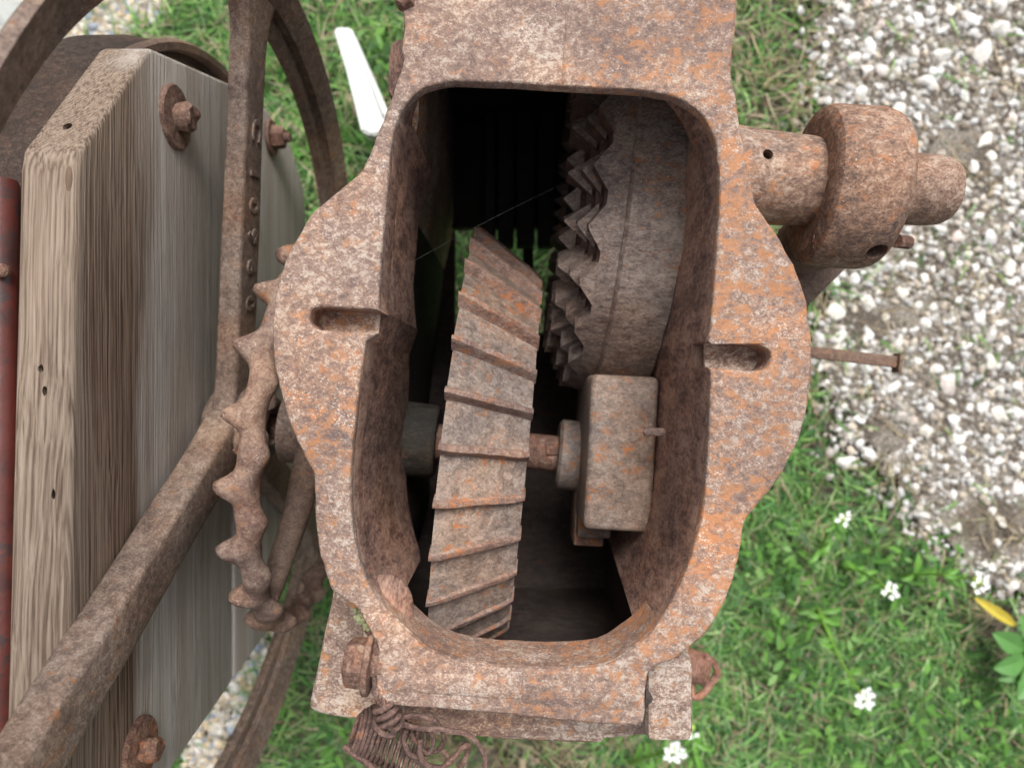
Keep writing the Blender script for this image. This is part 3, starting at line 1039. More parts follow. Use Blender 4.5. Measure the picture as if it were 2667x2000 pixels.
# grate bars in the opening below the hood
for (u0, u1) in [(1262, 1290), (1296, 1338), (1346, 1392), (1402, 1446)]:
    gbm = bmesh.new()
    a, b_ = P(u0, 310, .93), P(u1, 596, .93)
    box(gbm, Vector(((a.x + b_.x) / 2, (a.y + b_.y) / 2 - .004, H - .95)), (b_.x - a.x, a.y - b_.y + .03, .04), bev=.003)
    obj('grate_bar', gbm, M_deep_shade, housing)
gbm = bmesh.new()
a, b_ = P(1345, 560, .985), P(1394, 880, .985)
box(gbm, Vector(((a.x + b_.x) / 2 + .003, (a.y + b_.y) / 2, H - .985)), ((b_.x - a.x) * .55, a.y - b_.y + .03, .02), bev=.002)
obj('grate_bar', gbm, M_deep_shade, housing)
gbm = bmesh.new()
a, b_ = P(1130, 230, .97), P(1480, 596, .97)
box(gbm, Vector(((a.x + b_.x) / 2, (a.y + b_.y) / 2 + .004, H - .985)), ((b_.x - a.x), a.y - b_.y, .012))
obj('dark_backdrop', gbm, M_deep_shade, housing)  # dark sheet added behind the bars as the shade under the hood

# bearing block on the right wall, its plates and bosses
bb = bmesh.new()
a, b_ = P(1531, 978, .665), P(1708, 1385, .665)
rotz = Matrix.Rotation(-.055, 3, 'Z')
box(bb, Vector(((a.x + b_.x) / 2, (a.y + b_.y) / 2, H - .665 - .07)), (b_.x - a.x, a.y - b_.y, .14), rotz, bev=.006, seg=3)
jitter(bb, .001, 50)
obj('bearing_block', bb, M_gear, housing)
bb = bmesh.new()
a, b_ = P(1513, 1150, .72), P(1600, 1407, .72)
box(bb, Vector(((a.x + b_.x) / 2, (a.y + b_.y) / 2, H - .74)), (b_.x - a.x, a.y - b_.y, .02), rotz, bev=.002)
obj('spacer_plate', bb, M_gear, housing)
bb = bmesh.new()
a, b_ = P(1504, 1150, .74), P(1582, 1428, .74)
box(bb, Vector(((a.x + b_.x) / 2, (a.y + b_.y) / 2, H - .775)), (b_.x - a.x, a.y - b_.y, .05), rotz, bev=.002)
obj('spacer_plate', bb, M_tooth, housing)
bb = bmesh.new()
lathe(bb, O1, U, [(-.14, 0), (-.14, .040), (-.082, .038), (-.078, .035), (-.078, 0)], 40)
obj('shaft_boss', bb, M_boss, housing)
# small screw in the right wall
sb = bmesh.new()
s0, s1 = P(1728, 1126, .61), P(1676, 1124, .60)
ax = (s1 - s0)
prof = [(0, 0)]
L = ax.length
for i in range(9):
    prof += [(L * i / 9.5, .0027), (L * (i + .5) / 9.5, .0036)]
prof += [(L, .001), (L, 0)]
lathe(sb, s0, ax, prof, 12)
obj('wall_screw', sb, M_tooth, housing)

# base box below the rim
b_out = catmull([(905, 1480), (868, 1560), (850, 1620), (825, 1740), (806, 1828), (812, 1850), (835, 1860), (900, 1872), (985, 1880), (1000, 1896)], n=3)
b_out += [Vector(p) for p in [(1150, 1905), (1300, 1926), (1440, 1934), (1558, 1937), (1572, 1918)]]
b_out += catmull([(1600, 1912), (1700, 1918), (1775, 1924), (1790, 1908), (1786, 1850), (1776, 1740), (1770, 1600)], n=3)
b_out += [Vector((1700, 1500)), Vector((1650, 1700)), Vector((1060, 1700)), Vector((1000, 1500))]
plate('base_flange', [b_out], .60, .016, .004, M_base, housing)
bw = bmesh.new()
wpath = [(1092, -280), (1085, 300), (1000, 700), (905, 1350), (880, 1600), (850, 1800), (900, 1855), (1300, 1905), (1560, 1915), (1755, 1905), (1790, 1600), (1795, 700), (1800, -280)]
skirt(bw, [Vector(p) for p in wpath], -.008, .612, 1.0, .60)
obj('base_wall', bw, M_base, housing)
bw = bmesh.new()
a, b_ = P(1010, 1840, .585), P(1575, 1932, .585)
box(bw, Vector(((a.x + b_.x) / 2, (a.y + b_.y) / 2 + .004, H - .592)), (b_.x - a.x, a.y - b_.y, .016), Matrix.Rotation(-.045, 3, 'Z'), bev=.002)
obj('base_bar', bw, M_base, housing)
# lichen in the notch of the left front corner
lc = bmesh.new()
rl = random.Random(4)
for i in range(60):
    t = rl.random()
    c_ = P(930 + 55 * t + rl.gauss(0, 7), 1590 + 85 * t + rl.gauss(0, 6), .522 + rl.uniform(-.004, .004))
    r = bmesh.ops.create_icosphere(lc, subdivisions=1, radius=rl.uniform(.0012, .003))
    for q in r['verts']: q.co += c_
obj('lichen_patch', lc, M_lichen, housing)
# lug that carries the front bolt
lg = bmesh.new()
a, b_ = P(940, 1600, .53), P(1010, 1800, .53)
box(lg, Vector(((a.x + b_.x) / 2, (a.y + b_.y) / 2, H - .545)), (b_.x - a.x, a.y - b_.y, .03), bev=.005)
obj('bolt_lug', lg, M_base, housing)

def hexbolt(parent, c, ax, r, hl, mat, washer=None, shank=None, round_=False, name='bolt'):
    ax = ax.normalized()
    hb = bmesh.new()
    seg = 28 if round_ else 6
    lathe(hb, c, ax, [(0, 0), (0, r), (hl * .8, r), (hl, r * .82), (hl, 0)], seg)
    if round_: jitter(hb, r * .24, 110)
    else:
        es = [e for e in hb.edges if e.is_valid and len(e.link_faces) == 2]
        bmesh.ops.remove_doubles(hb, verts=hb.verts[:], dist=1e-5)
        jitter(hb, r * .05, 200)
    o = obj(name, hb, mat, parent, sharp=25)
    if washer:
        wb_ = bmesh.new()
        wr, wt = washer
        lathe(wb_, c - ax * wt, ax, [(-.0, 0), (-.0, wr * .97), (wt * .15, wr), (wt * .75, wr), (wt, wr * .95), (wt, 0)], 40)
        jitter(wb_, wr * .03, 70)
        obj('washer', wb_, mat, o)
    return o
# front left bolt, lying along the shaft direction
bp = P(953, 1726, .508)
o_ = hexbolt(housing, bp, -U, .0172, .0135, M_bolt, washer=(.0215, .0045))
sh = bmesh.new(); lathe(sh, bp, U, [(0, 0), (0, .009), (.012, .009), (.012, 0)], 16); obj('bolt_shank', sh, M_bolt, housing)
# hood bolts
hexbolt(housing, P(1064, 14, .505), Vector((-.3, .2, 1)), .007, .010, M_bolt)
ht = bmesh.new()
poly = [P(u, v, .56) for u, v in [(1040, 100), (1018, 112), (1012, 150), (1010, 240), (1060, 300), (1070, 110)]]
prism(ht, poly, Vector((0, 0, -.03)), .002)
obj('hood_tab', ht, M_inner, housing)
ht = bmesh.new()
poly = [P(u, v, .52) for u, v in [(1890, -60), (1922, -60), (1918, 60), (1904, 160), (1896, 170)]]
prism(ht, poly, Vector((0, 0, -.03)), .002)
obj('hood_tab', ht, M_flange, housing)
# dark-coloured cup painting the shadow in the recess right of the nose
rc = bmesh.new()
lathe(rc, P(1688, 1800, .543), U, [(-.004, 0), (-.004, .012), (.008, .013), (.010, .010), (.002, .008), (.002, 0)], 24)
obj('bolt_socket', rc, M_dim_iron, housing)
rc = bmesh.new()
box(rc, P(1735, 1800, .545), (.034, .062, .03), bev=.006)
obj('bolt_lug', rc, M_base, housing)

# sleeve on the right
OC = Vector((0, 0, 0))
cx = P(2290, 487, .56)
UC = Vector((1, -.075, 0)).normalized()
sl = bmesh.new()
s_ = lambda X: (X - cx.x) / UC.x
lathe(sl, cx, UC, [(s_(.146), 0), (s_(.146), .0372), (s_(.168), .0365), (s_(.181), .0350), (s_(.222), .0330), (s_(.2275), .0322), (s_(.229), .030), (s_(.229), 0)], 56)
sleeve = obj('bearing_sleeve', sl, M_sleeve, housing)
cb = bmesh.new(); hp = P(1995, 407, .53)
lathe(cb, hp + Vector((0, 0, .03)), Vector((0, .0, -1)), [(0, 0), (0, .0038), (.05, .0038), (.05, 0)], 20, up=Vector((0, 1, 0)))
c1 = obj('c', cb, M_inner)
cut(sleeve, [c1])

# ================================================================== COLLAR AND CRANK SHAFT
crank = thing('crank_shaft', 'rusted crank shaft with a thick round collar sticking out to the right over the gravel', 'crank shaft')
cb = bmesh.new()
def ecc(s, r, a):
    # fatter lobe towards the bottom of the picture, where the set screw sits
    k = max(0, cos(a - pi * .5)) ** 3
    return s, r + (0.006 * k if r > .03 else 0)
pr = [(s_(.2275), .012), (s_(.2260), .028), (s_(.2252), .044), (s_(.2258), .0505), (s_(.2280), .0545), (s_(.232), .0562), (s_(.250), .0570), (s_(.268), .0568),
      (s_(.2755), .0545), (s_(.280), .050), (s_(.2825), .044), (s_(.2835), .012)]
lathe(cb, cx, UC, pr, 72, rf=ecc)
for v_ in cb.verts: v_.co += mnoise.noise_vector(v_.co * 45) * .0009
bmesh.ops.holes_fill(cb, edges=[e for e in cb.edges if e.is_boundary])
collar = obj('collar', cb, M_collar, crank, sharp=50)
cb = bmesh.new()
hp = P(2283, 652, .535)
lathe(cb, hp + Vector((0, -.03, .022)), Vector((0, .75, -.55)), [(0, 0), (0, .0075), (.06, .0075), (.06, 0)], 24)
c1 = obj('c', cb, M_inner)
cut(collar, [c1])
st = bmesh.new()
lathe(st, cx, UC, [(s_(.27), 0), (s_(.27), .0268), (s_(.315), .0262), (s_(.325), .0250), (s_(.331), .0215), (s_(.3345), .015), (s_(.335), 0)], 48)
jitter(st, .0006, 80)
obj('shaft_end', st, M_collar, crank, sharp=50)
for (a, b_, r) in [((2118, 620, .545), (2175, 632, .54), .0045), ((2335, 628, .55), (2366, 632, .555), .0052)]:
    pn = bmesh.new()
    tube(pn, [P(*a), P(*b_)], [r, r], 10)
    obj('cotter_pin', pn, M_bolt, crank)
pn = bmesh.new(); tube(pn, [P(2118, 642, .545), P(2170, 648, .54)], .0028, 8); obj('cotter_pin', pn, M_bolt, crank)

lever = thing('lever_arm', 'dark rusty lever arm running down from below the round collar', 'lever arm')
lv = bmesh.new()
poly = [P(u, v, .68) for u, v in [(2150, 600), (2092, 690), (2020, 800), (1990, 950), (2052, 950), (2112, 792), (2240, 665)]]
prism(lv, poly, Vector((0, 0, -.022)), .004)
obj('lever_bar', lv, M_rim, lever)
lv = bmesh.new()
lathe(lv, P(2165, 610, .625) , Vector((0.1, 0, 1)), [(-.05, 0), (-.05, .026), (-.008, .028), (0, .024), (0, 0)], 32)
jitter(lv, .0015, 40)
obj('lever_boss', lv, M_rim, lever)

# flat bar above the gravel
fb = bmesh.new()
a, b_ = P(2030, 907, .80), P(2334, 943, .80)
d_ = (b_ - a); mid_ = (a + b_) / 2
box(fb, mid_, (d_.length, .0125, .006), Matrix.Rotation(atan2(d_.y, d_.x), 3, 'Z'), bev=.0012)
fbar = thing('flat_iron_bar', 'thin dark flat iron bar sticking out below the right slot over the gravel', 'iron bar')
obj('bar', fb, M_rim, fbar)
fb = bmesh.new(); box(fb, P(2337, 945, .80), (.0035, .021, .016), Matrix.Rotation(atan2(d_.y, d_.x), 3, 'Z'), bev=.001)
obj('end_plate', fb, M_rim, fbar)

# ================================================================== SPIRAL / BEVEL GEAR
bevel = thing('bevel_gear', 'large rusted gear with long cross ribs in the middle of the open housing', 'gear')
SL0, SR0 = -.0560, .0122
RL, RR = .225, .181
ROOT = .0122
NT_ = 32
TH0 = radians(-4.0)
gbm = bmesh.new()
def rad_at(s):
    t = (s - SL0) / (SR0 - SL0)
    return RL + (RR - RL) * t
def valley(a):
    ph = ((a - TH0) / (2 * pi / NT_)) % 1.0
    # each rib ends in a step; the surface then climbs slowly to the next rib
    return .0002 + .0098 * ph ** 1.5
SS = [0, .12, .3, .5, .7, .88, 1]
seg = NT_ * 10
rings = []
for k in range(seg):
    a = 2 * pi * k / seg
    ring = []
    for t in SS:
        s = SL0 + (SR0 - SL0) * t + (.0007 if t == 0 else (-.0007 if t == 1 else 0))
        r = rad_at(s) - ROOT + valley(a) + .0008 * mnoise.noise(Vector((cos(a) * 14, sin(a) * 14, t * 3)))
        if t in (0, 1): r -= .0008
        ring.append(gbm.verts.new(ring_pt(O1, s, r, a)))
    s = SR0 - .003; ring.append(gbm.verts.new(ring_pt(O1, s, RR - .032, a)))
    s = SR0 - .018; ring.append(gbm.verts.new(ring_pt(O1, s, RR - .034, a)))
    ring.append(gbm.verts.new(ring_pt(O1, SR0 - .022, .045, a)))
    ring.append(gbm.verts.new(ring_pt(O1, SR0 - .002, .042, a)))
    ring.append(gbm.verts.new(ring_pt(O1, SR0 - .002, .020, a)))
    ring.append(gbm.verts.new(ring_pt(O1, SL0 - .005, .020, a)))
    ring.append(gbm.verts.new(ring_pt(O1, SL0 - .005, .042, a)))
    ring.append(gbm.verts.new(ring_pt(O1, SL0 + .030, .045, a)))
    ring.append(gbm.verts.new(ring_pt(O1, SL0 + .030, RL - .045, a)))
    ring.append(gbm.verts.new(ring_pt(O1, SL0 + .003, RL - .034, a)))
    rings.append(ring)
m_ = len(rings[0])
for k in range(seg):
    A, B = rings[k], rings[(k + 1) % seg]
    for i in range(m_):
        j = (i + 1) % m_
        gbm.faces.new((A[i], A[j], B[j], B[i]))
obj('gear_body', gbm, M_gear, bevel, sharp=40)
for i in range(NT_):
    a0 = TH0 + 2 * pi * i / NT_
    tb = bmesh.new()
    rr = random.Random(i)
    rowsT = []
    NSEG = 9
    for k in range(NSEG + 1):
        t = k / NSEG
        s = SL0 + (SR0 - SL0) * t
        if k == 0: s -= .0006
        if k == NSEG: s += .0006
        rt = rad_at(s)
        e = (.0016 if k in (0, NSEG) else 0)
        wob = mnoise.noise(Vector((t * 4, i * 3.3, 0))) * .0007
        hw = .0029 + mnoise.noise(Vector((t * 5, i * 2.1, 4))) * .0007 - e * .4
        row = []
        for (dx, dr) in [(-.0064, -.0130), (-.0040, -.0060), (-hw - .0002, -.0020), (-hw + .0007, -.0004), (0, .0), (hw - .0007, -.0004), (hw + .0002, -.0022), (.0036, -.0066), (.0060, -.0130)]:
            r = rt + dr - (e if dr > -.004 else 0) + wob
            a = a0 + (dx + wob) / rt
            row.append(tb.verts.new(ring_pt(O1, s, r, a)))
        rowsT.append(row)
    for k in range(NSEG):
        A, B = rowsT[k], rowsT[k + 1]
        for q in range(len(A) - 1):
            tb.faces.new((A[q], A[q + 1], B[q + 1], B[q]))
        tb.faces.new((A[-1], A[0], B[0], B[-1]))
    tb.faces.new(rowsT[0]); tb.faces.new(rowsT[-1][::-1])
    obj('tooth', tb, M_tooth, bevel, sharp=45)

# main shaft
shaft = thing('main_shaft', 'rusty horizontal shaft with a key and a round spacer, right of the ribbed gear', 'shaft')
sb = bmesh.new()
lathe(sb, O1, U, [(-.46, 0), (-.46, .0185), (.10, .0185), (.10, 0)], 36)
obj('shaft_bar', sb, M_bolt, shaft)
sb = bmesh.new()
lathe(sb, O1, U, [(.047, 0), (.047, .032), (.050, .0362), (.078, .0362), (.082, .034), (.082, 0)], 44)
obj('shaft_spacer', sb, M_gear, shaft)
sb = bmesh.new()
box(sb, O1 + U * .040 + W * .018 + V * .006, (.012, .011, .008), bev=.001)
obj('shaft_key', sb, M_bolt, shaft)

# ================================================================== CROWN WHEEL
crown = thing('crown_wheel', 'toothed crown wheel with stepped pointed teeth along the right wall of the housing', 'gear')
NC = 24
PH = 2 * pi / NC
C0 = radians(2.5)
cb = bmesh.new()
prof = [(.150, .193), (.147, .197), (.101, .197), (.0985, .1945), (.0975, .1915), (.088, .1905), (.0815, .1885), (.0815, .170), (.125, .168), (.135, .178), (.150, .180)]
def cwob(s, r, a):
    return s + .0006 * mnoise.noise(Vector((cos(a) * 9, sin(a) * 9, s * 60))), r + .0010 * mnoise.noise(Vector((cos(a) * 12, sin(a) * 12, s * 90)))
lathe(cb, O2, U, prof, 200, up=W, rf=cwob, closed_prof=True)
obj('wheel_rim', cb, M_crown, crown, sharp=30)
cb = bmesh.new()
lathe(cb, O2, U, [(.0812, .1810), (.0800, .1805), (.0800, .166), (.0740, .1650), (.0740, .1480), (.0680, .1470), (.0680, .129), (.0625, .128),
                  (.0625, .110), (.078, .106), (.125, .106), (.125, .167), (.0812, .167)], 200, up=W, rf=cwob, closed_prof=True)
obj('tooth_root', cb, M_flank_shade, crown, sharp=30)  # shade between the teeth, put into the root colour
cb = bmesh.new()
lathe(cb, O2, U, [(.128, .02), (.128, .115), (.140, .115), (.140, .02)], 96, closed_prof=True)
obj('wheel_web', cb, M_deep_shade, crown)
cb = bmesh.new()
lathe(cb, O2, U, [(.06, 0), (.06, .04), (.128, .045), (.155, .045), (.155, 0)], 40)
obj('wheel_hub', cb, M_deep_shade, crown)
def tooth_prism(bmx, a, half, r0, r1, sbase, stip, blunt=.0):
    # shade put into the colour: lower flanks dark, end faces and upper flanks light
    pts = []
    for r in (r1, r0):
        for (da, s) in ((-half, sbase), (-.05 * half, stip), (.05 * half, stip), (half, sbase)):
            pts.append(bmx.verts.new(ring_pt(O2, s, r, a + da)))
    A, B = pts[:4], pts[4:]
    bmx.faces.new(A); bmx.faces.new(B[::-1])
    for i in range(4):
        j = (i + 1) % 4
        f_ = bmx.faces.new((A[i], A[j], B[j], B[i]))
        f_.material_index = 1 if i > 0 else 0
for i in range(NC):
    a = C0 + i * PH
    rr = random.Random(100 + i)
    tb = bmesh.new()
    w1 = rr.uniform(-.0012, .0012)
    tooth_prism(tb, a, PH * .42, .163, .1890, .0825, .0690 + w1)
    tooth_prism(tb, a, PH * .42, .145, .1718, .0775, .0607 + w1)
    tooth_prism(tb, a, PH * .42, .126, .1543, .0715, .0502 + w1)
    jitter(tb, .0003, 120)
    obj('tooth', tb, M_crown, crown, smooth=False).data.materials.append(M_flank_shade)
    tb = bmesh.new()
    tooth_prism(tb, a + PH * .5, PH * .41, .108, .1330, .0635, .0490 + rr.uniform(-.001, .001))
    jitter(tb, .0003, 120)
    obj('inner_tooth', tb, M_crown, crown, smooth=False).data.materials.append(M_flank_shade)

# ================================================================== SPROCKET
spr = thing('sprocket', 'worn rusty chain sprocket with hooked teeth between the flywheel and the housing', 'sprocket')
OS = O1 + U * (-.206)
NS = 21
sb = bmesh.new()
seg = NS * 18
T0 = radians(2)
rings = []
for k in range(seg):
    a = 2 * pi * k / seg
    ph = ((a - T0) / (2 * pi / NS)) % 1.0
    ph2 = (ph + .5) % 1.0
    tooth = math.exp(-abs((ph - .5 + .03 * sin(k * .05)) / (.15 + .025 * sin(k * .11))) ** 2.4) * (.85 + .2 * sin(k * .037 + 1))
    lump = math.exp(-((ph2 - .5) / .2) ** 2)
    ring = []
    nseg = 14
    wob = mnoise.noise(Vector((cos(a) * 5, sin(a) * 5, 2)))
    for q in range(nseg):
        b = 2 * pi * q / nseg
        ca, sa = cos(b), sin(b)        # ca: axial, sa: radial
        s = ca * .0095 - .0045 * sin(2 * pi * ph + pi / 2) * 0
        r = .190 + sa * (.0095 + .003 * tooth)
        left = max(0, -ca); right = max(0, ca)
        s -= left ** .9 * tooth * .0150
        s += right ** 1.3 * lump * .0060
        r += (left * tooth * .004) + max(0, sa) * lump * .002 - right * tooth * .003
        s += wob * .002 + .0012 * cos(2 * pi * ph)
        ring.append(sb.verts.new(ring_pt(OS, s, r, a)))
    rings.append(ring)
for k in range(seg):
    A, B = rings[k], rings[(k + 1) % seg]
    for q in range(14):
        sb.faces.new((A[q], A[(q + 1) % 14], B[(q + 1) % 14], B[q]))
for v_ in sb.verts: v_.co += mnoise.noise_vector(v_.co * 70) * .0014
obj('toothed_ring', sb, M_sprocket, spr, sharp=70)
for i in range(4):
    a = radians(52) + i * pi / 2
    sb = bmesh.new()
    tube(sb, [ring_pt(OS, .004, .03, a), ring_pt(OS, .006, .10, a), ring_pt(OS, .002, .185, a)], [.017, .013, .010], 12)
    obj('spoke', sb, M_rim, spr)
sb = bmesh.new()
lathe(sb, OS, U, [(-.03, .018), (-.03, .036), (.034, .040), (.036, .018)], 40, closed_prof=True)
obj('hub', sb, M_arm, spr)

# ================================================================== FLYWHEEL
fly = thing('flywheel', 'large rusty flywheel with raised characters cast on its upright arm', 'flywheel')
OF = O1 + U * (-.282)
OF.z = H - .745
def fpt(s, r, a): return ring_pt(OF, s, r, a)
fb = bmesh.new()
prof = [(-.014, .399), (-.003, .398), (-.002, .401), (-.001, .412), (.005, .414), (.007, .412), (.015, .430), (.018, .438), (.012, .441), (.003, .434), (-.010, .408), (-.014, .406)]
lathe(fb, OF, U, prof, 160, up=W, closed_prof=True)
obj('rim', fb, M_arm, fly, sharp=30)
def arm(a, r0, r1, w0, w1, t0, t1, name='arm', cs=0.0):
    b_ = bmesh.new()
    rows = []
    N_ = 26
    for k in range(N_ + 1):
        t = k / N_
        r = r0 + (r1 - r0) * t
        w_ = w0 + (w1 - w0) * t
        th = t0 + (t1 - t0) * t
        fl = max(0, (t - .86) / .14) ** 2
        w_ += fl * .045
        fl2 = max(0, (.14 - t) / .14) ** 2
        w_ += fl2 * .012; 
        c = fpt(cs, r, a)
        tang = (fpt(0, 1, a + .001) - fpt(0, 1, a - .001)).normalized()
        rowv = []
        for (p, q) in [(-1, -.72), (-.94, -.93), (-.78, -1), (.78, -1), (.94, -.93), (1, -.72), (1, .72), (.94, .93), (.78, 1), (-.78, 1), (-.94, .93), (-1, .72)]:
            rowv.append(b_.verts.new(c + U * (q * th * .5) + tang * (p * w_ * .5) + mnoise.noise_vector(c * 18 + Vector((p, q, 0))) * .0008))
        rows.append(rowv)
    for k in range(N_):
        A, B = rows[k], rows[k + 1]
        for q in range(12):
            b_.faces.new((A[q], A[(q + 1) % 12], B[(q + 1) % 12], B[q]))
    b_.faces.new(rows[0]); b_.faces.new(rows[-1][::-1])
    return obj(name, b_, M_arm, fly, sharp=60)
A1 = radians(-81); A2 = radians(34); A3 = radians(154)
arm1 = arm(A1, .02, .408, .050, .046, .022, .018)
arm(A2, .02, .408, .050, .046, .030, .027)
arm(A3, .02, .408, .046, .040, .022, .020)
fb = bmesh.new()
lathe(fb, OF, U, [(-.020, .018), (-.020, .030), (-.014, .036), (.018, .036), (.036, .033), (.040, .030), (.040, .018)], 48, closed_prof=True)
for v_ in fb.verts: v_.co += mnoise.noise_vector(v_.co * 40) * .0015
obj('hub', fb, M_arm, fly)
# set screw bosses on the hub
for (a, s) in [(radians(20), .030), (radians(-60), .030)]:
    b_ = bmesh.new()
    c = fpt(s, .028, a); out_ = (fpt(s, .06, a) - c).normalized()
    lathe(b_, c, out_, [(0, 0), (0, .016), (.014, .015), (.018, .012), (.018, 0)], 20)
    obj('hub_boss', b_, M_arm, fly)
    b_ = bmesh.new()
    lathe(b_, c + out_ * .018, out_, [(0, 0), (0, .0085), (.012, .0085), (.013, .007), (.013, 0)], 4)
    obj('set_screw', b_, M_bolt, fly)
# raised characters
rdir = (fpt(0, 1, A1) - fpt(0, 0, A1)).normalized()      # along the arm
for i, (ch, r) in enumerate([('C', .286), ('I', .246), ('0', .216), ('9', .187), ('6', .158), ('0', .122)]):
    cu = bpy.data.curves.new('raised_character', 'FONT')
    cu.body = ch; cu.size = .030; cu.extrude = .0011; cu.bevel_depth = .0008; cu.bevel_resolution = 1
    cu.align_x = 'CENTER'; cu.align_y = 'CENTER'; cu.offset = .0003
    tmp = bpy.data.objects.new('t', cu); COL.objects.link(tmp)
    dg_ = bpy.context.evaluated_depsgraph_get()
    me = bpy.data.meshes.new_from_object(tmp.evaluated_get(dg_))
    bpy.data.objects.remove(tmp)
    # text plane: normal U, reading direction along the arm towards the hub
    X_ = -rdir; Z_ = U; Y_ = Z_.cross(X_)
    c = fpt(.0108 - .0018 * r / .38, r, A1) + Vector((0, 0, -.001))
    M_ = Matrix(((X_.x, Y_.x, Z_.x, c.x), (X_.y, Y_.y, Z_.y, c.y), (X_.z, Y_.z, Z_.z, c.z), (0, 0, 0, 1)))
    me.transform(M_)
    me.materials.clear(); me.materials.append(M_arm)
    finish(me, 40)
    link(bpy.data.objects.new('raised_character', me), fly)

# ================================================================== BELT PULLEY
pul = thing('belt_pulley', 'dark red belt pulley drum behind the wooden timber', 'pulley')
OP = Vector((-.374, .0596, H - .86))
pb = bmesh.new()
prof = [(-.075, .304), (-.07, .308), (-.040, .311), (-.005, .308), (.0, .304), (.0, .296), (-.006, .292), (-.070, .292)]
lathe(pb, OP, U, prof, 160, closed_prof=True)
obj('drum', pb, M_drum, pul, sharp=30)
pb = bmesh.new()
lathe(pb, OP, U, [(.006, .300), (.011, .302), (.011, .309), (.005, .312), (-.002, .310), (-.002, .300)], 160, closed_prof=True)
obj('rim_bead', pb, M_rim, pul)
pb = bmesh.new()
lathe(pb, OP, U, [(-.004, .02), (-.006, .18), (.002, .25), (-.004, .298), (-.010, .298), (-.006, .25), (-.012, .18), (-.012, .02)], 128, closed_prof=True)
obj('red_disc', pb, M_red, pul)
rp = thing('red_pipe', 'red painted steel pipe with a rivet, along the left edge beside the timber', 'pipe')
pb = bmesh.new()
lathe(pb, P(-2, 470, .525), P(10, 2200, .525) - P(-2, 470, .525), [(0, 0), (0, .0115), (.004, .0130), (.55, .0140), (.55, 0)], 36)
for v_ in pb.verts: v_.co += mnoise.noise_vector(v_.co * 30) * .0008
obj('pipe', pb, M_red, rp)
pb = bmesh.new()
lathe(pb, P(4, 704, .5105), Vector((.35, 0, 1)), [(-.004, 0), (-.004, .0048), (.001, .0046), (.0028, .003), (.0034, 0)], 20)
obj('rivet', pb, M_bolt, rp)

# ================================================================== TIMBERS
XR = -.3050; XL = -.3465
def timber(name, prof, label, holes=()):
    root = thing(name, label, 'timber')
    b_ = bmesh.new()
    poly = [Vector((XR, y, H - d)) for y, d in prof]
    vs = [b_.verts.new(p) for p in poly]
    f = b_.faces.new(vs)
    r = bmesh.ops.extrude_face_region(b_, geom=[f])
    nv = [g for g in r['geom'] if isinstance(g, bmesh.types.BMVert)]
    bmesh.ops.translate(b_, verts=nv, vec=Vector((XL - XR, 0, 0)))
    bmesh.ops.recalc_face_normals(b_, faces=b_.faces[:])
    bmesh.ops.bevel(b_, geom=b_.edges[:], offset=.004, segments=3, affect='EDGES', profile=.5)
    bmesh.ops.triangulate(b_, faces=[f for f in b_.faces if len(f.verts) > 4])
    o = obj('board', b_, M_wood, root, sharp=50)
    return root, o
up_prof = [(-.40, .50), (.150, .52), (.165, .523), (.278, .618), (.284, .626), (.326, .806), (-.325, .806), (-.345, .664), (-.40, .60)]
tim, board = timber('timber', up_prof, 'thick weathered timber with slanted sawn end, brown on top and grey below')
# nail holes and checks cut into the upper timber
cutters = []
rr = random.Random(3)
def on_top(u, v): return P(u, v, .52)
for (u, v, sx, sy) in [(118, 960, .0022, .0030), (130, 1018, .0020, .0038), (158, 1282, .0022, .0055), (175, 330, .0034, .0038), (100, 175, .002, .002)]:
    c_ = P(u, v, .52)
    if v < 400:
        # on the slanted end
        for it in range(20):
            y_ = (1000 - v) / F * c_.length if False else c_.y
            d_ = .523 + max(0, (c_.y - .165)) / (.278 - .165) * (.618 - .523)
            c_ = P(u, v, d_)
    b_ = bmesh.new()
    bmesh.ops.create_icosphere(b_, subdivisions=2, radius=1)
    for q in b_.verts:
        q.co = Vector((q.co.x * sx, q.co.y * sy, q.co.z * .012)) * (1 + .3 * mnoise.noise(q.co * 2 + c_ * 50)) + c_
    cutters.append(obj('c', b_, M_wood))
# thin drying cracks in the end grain
for (u0, v0, u1, v1) in [(196, 268, 196, 300), (135, 262, 130, 300), (118, 305, 120, 330), (112, 330, 110, 365), (245, 205, 247, 226), (180, 375, 200, 400), (62, 380, 95, 384)]:
    pts = []
    for (u, v) in ((u0, v0), ((u0 + u1) / 2 + 2, (v0 + v1) / 2), (u1, v1)):
        c_ = P(u, v, .55)
        for it in range(20):
            d_ = .523 + max(0, (c_.y - .165)) / (.278 - .165) * (.618 - .523)
            c_ = P(u, v, d_)
        pts.append(c_)
    b_ = bmesh.new(); tube(b_, pts, [.0004, .0011, .0003], 5)
    for q in b_.verts: q.co.z += 0
    cutters.append(obj('c', b_, M_wood))
for i in range(16):
    u0, v0 = rr.uniform(70, 190), rr.uniform(430, 1900)
    L_ = rr.uniform(50, 190)
    pts = [P(u0 + rr.uniform(-3, 3) * k, v0 + L_ * k / 4, .5200) for k in range(5)]
    b_ = bmesh.new(); tube(b_, pts, [.0001, rr.uniform(.0003, .0007), rr.uniform(.0003, .0008), .0004, .0001], 4)
    cutters.append(obj('c', b_, M_wood))
try:
    cut(board, cutters)
except Exception as e:
    print('cut failed', e)
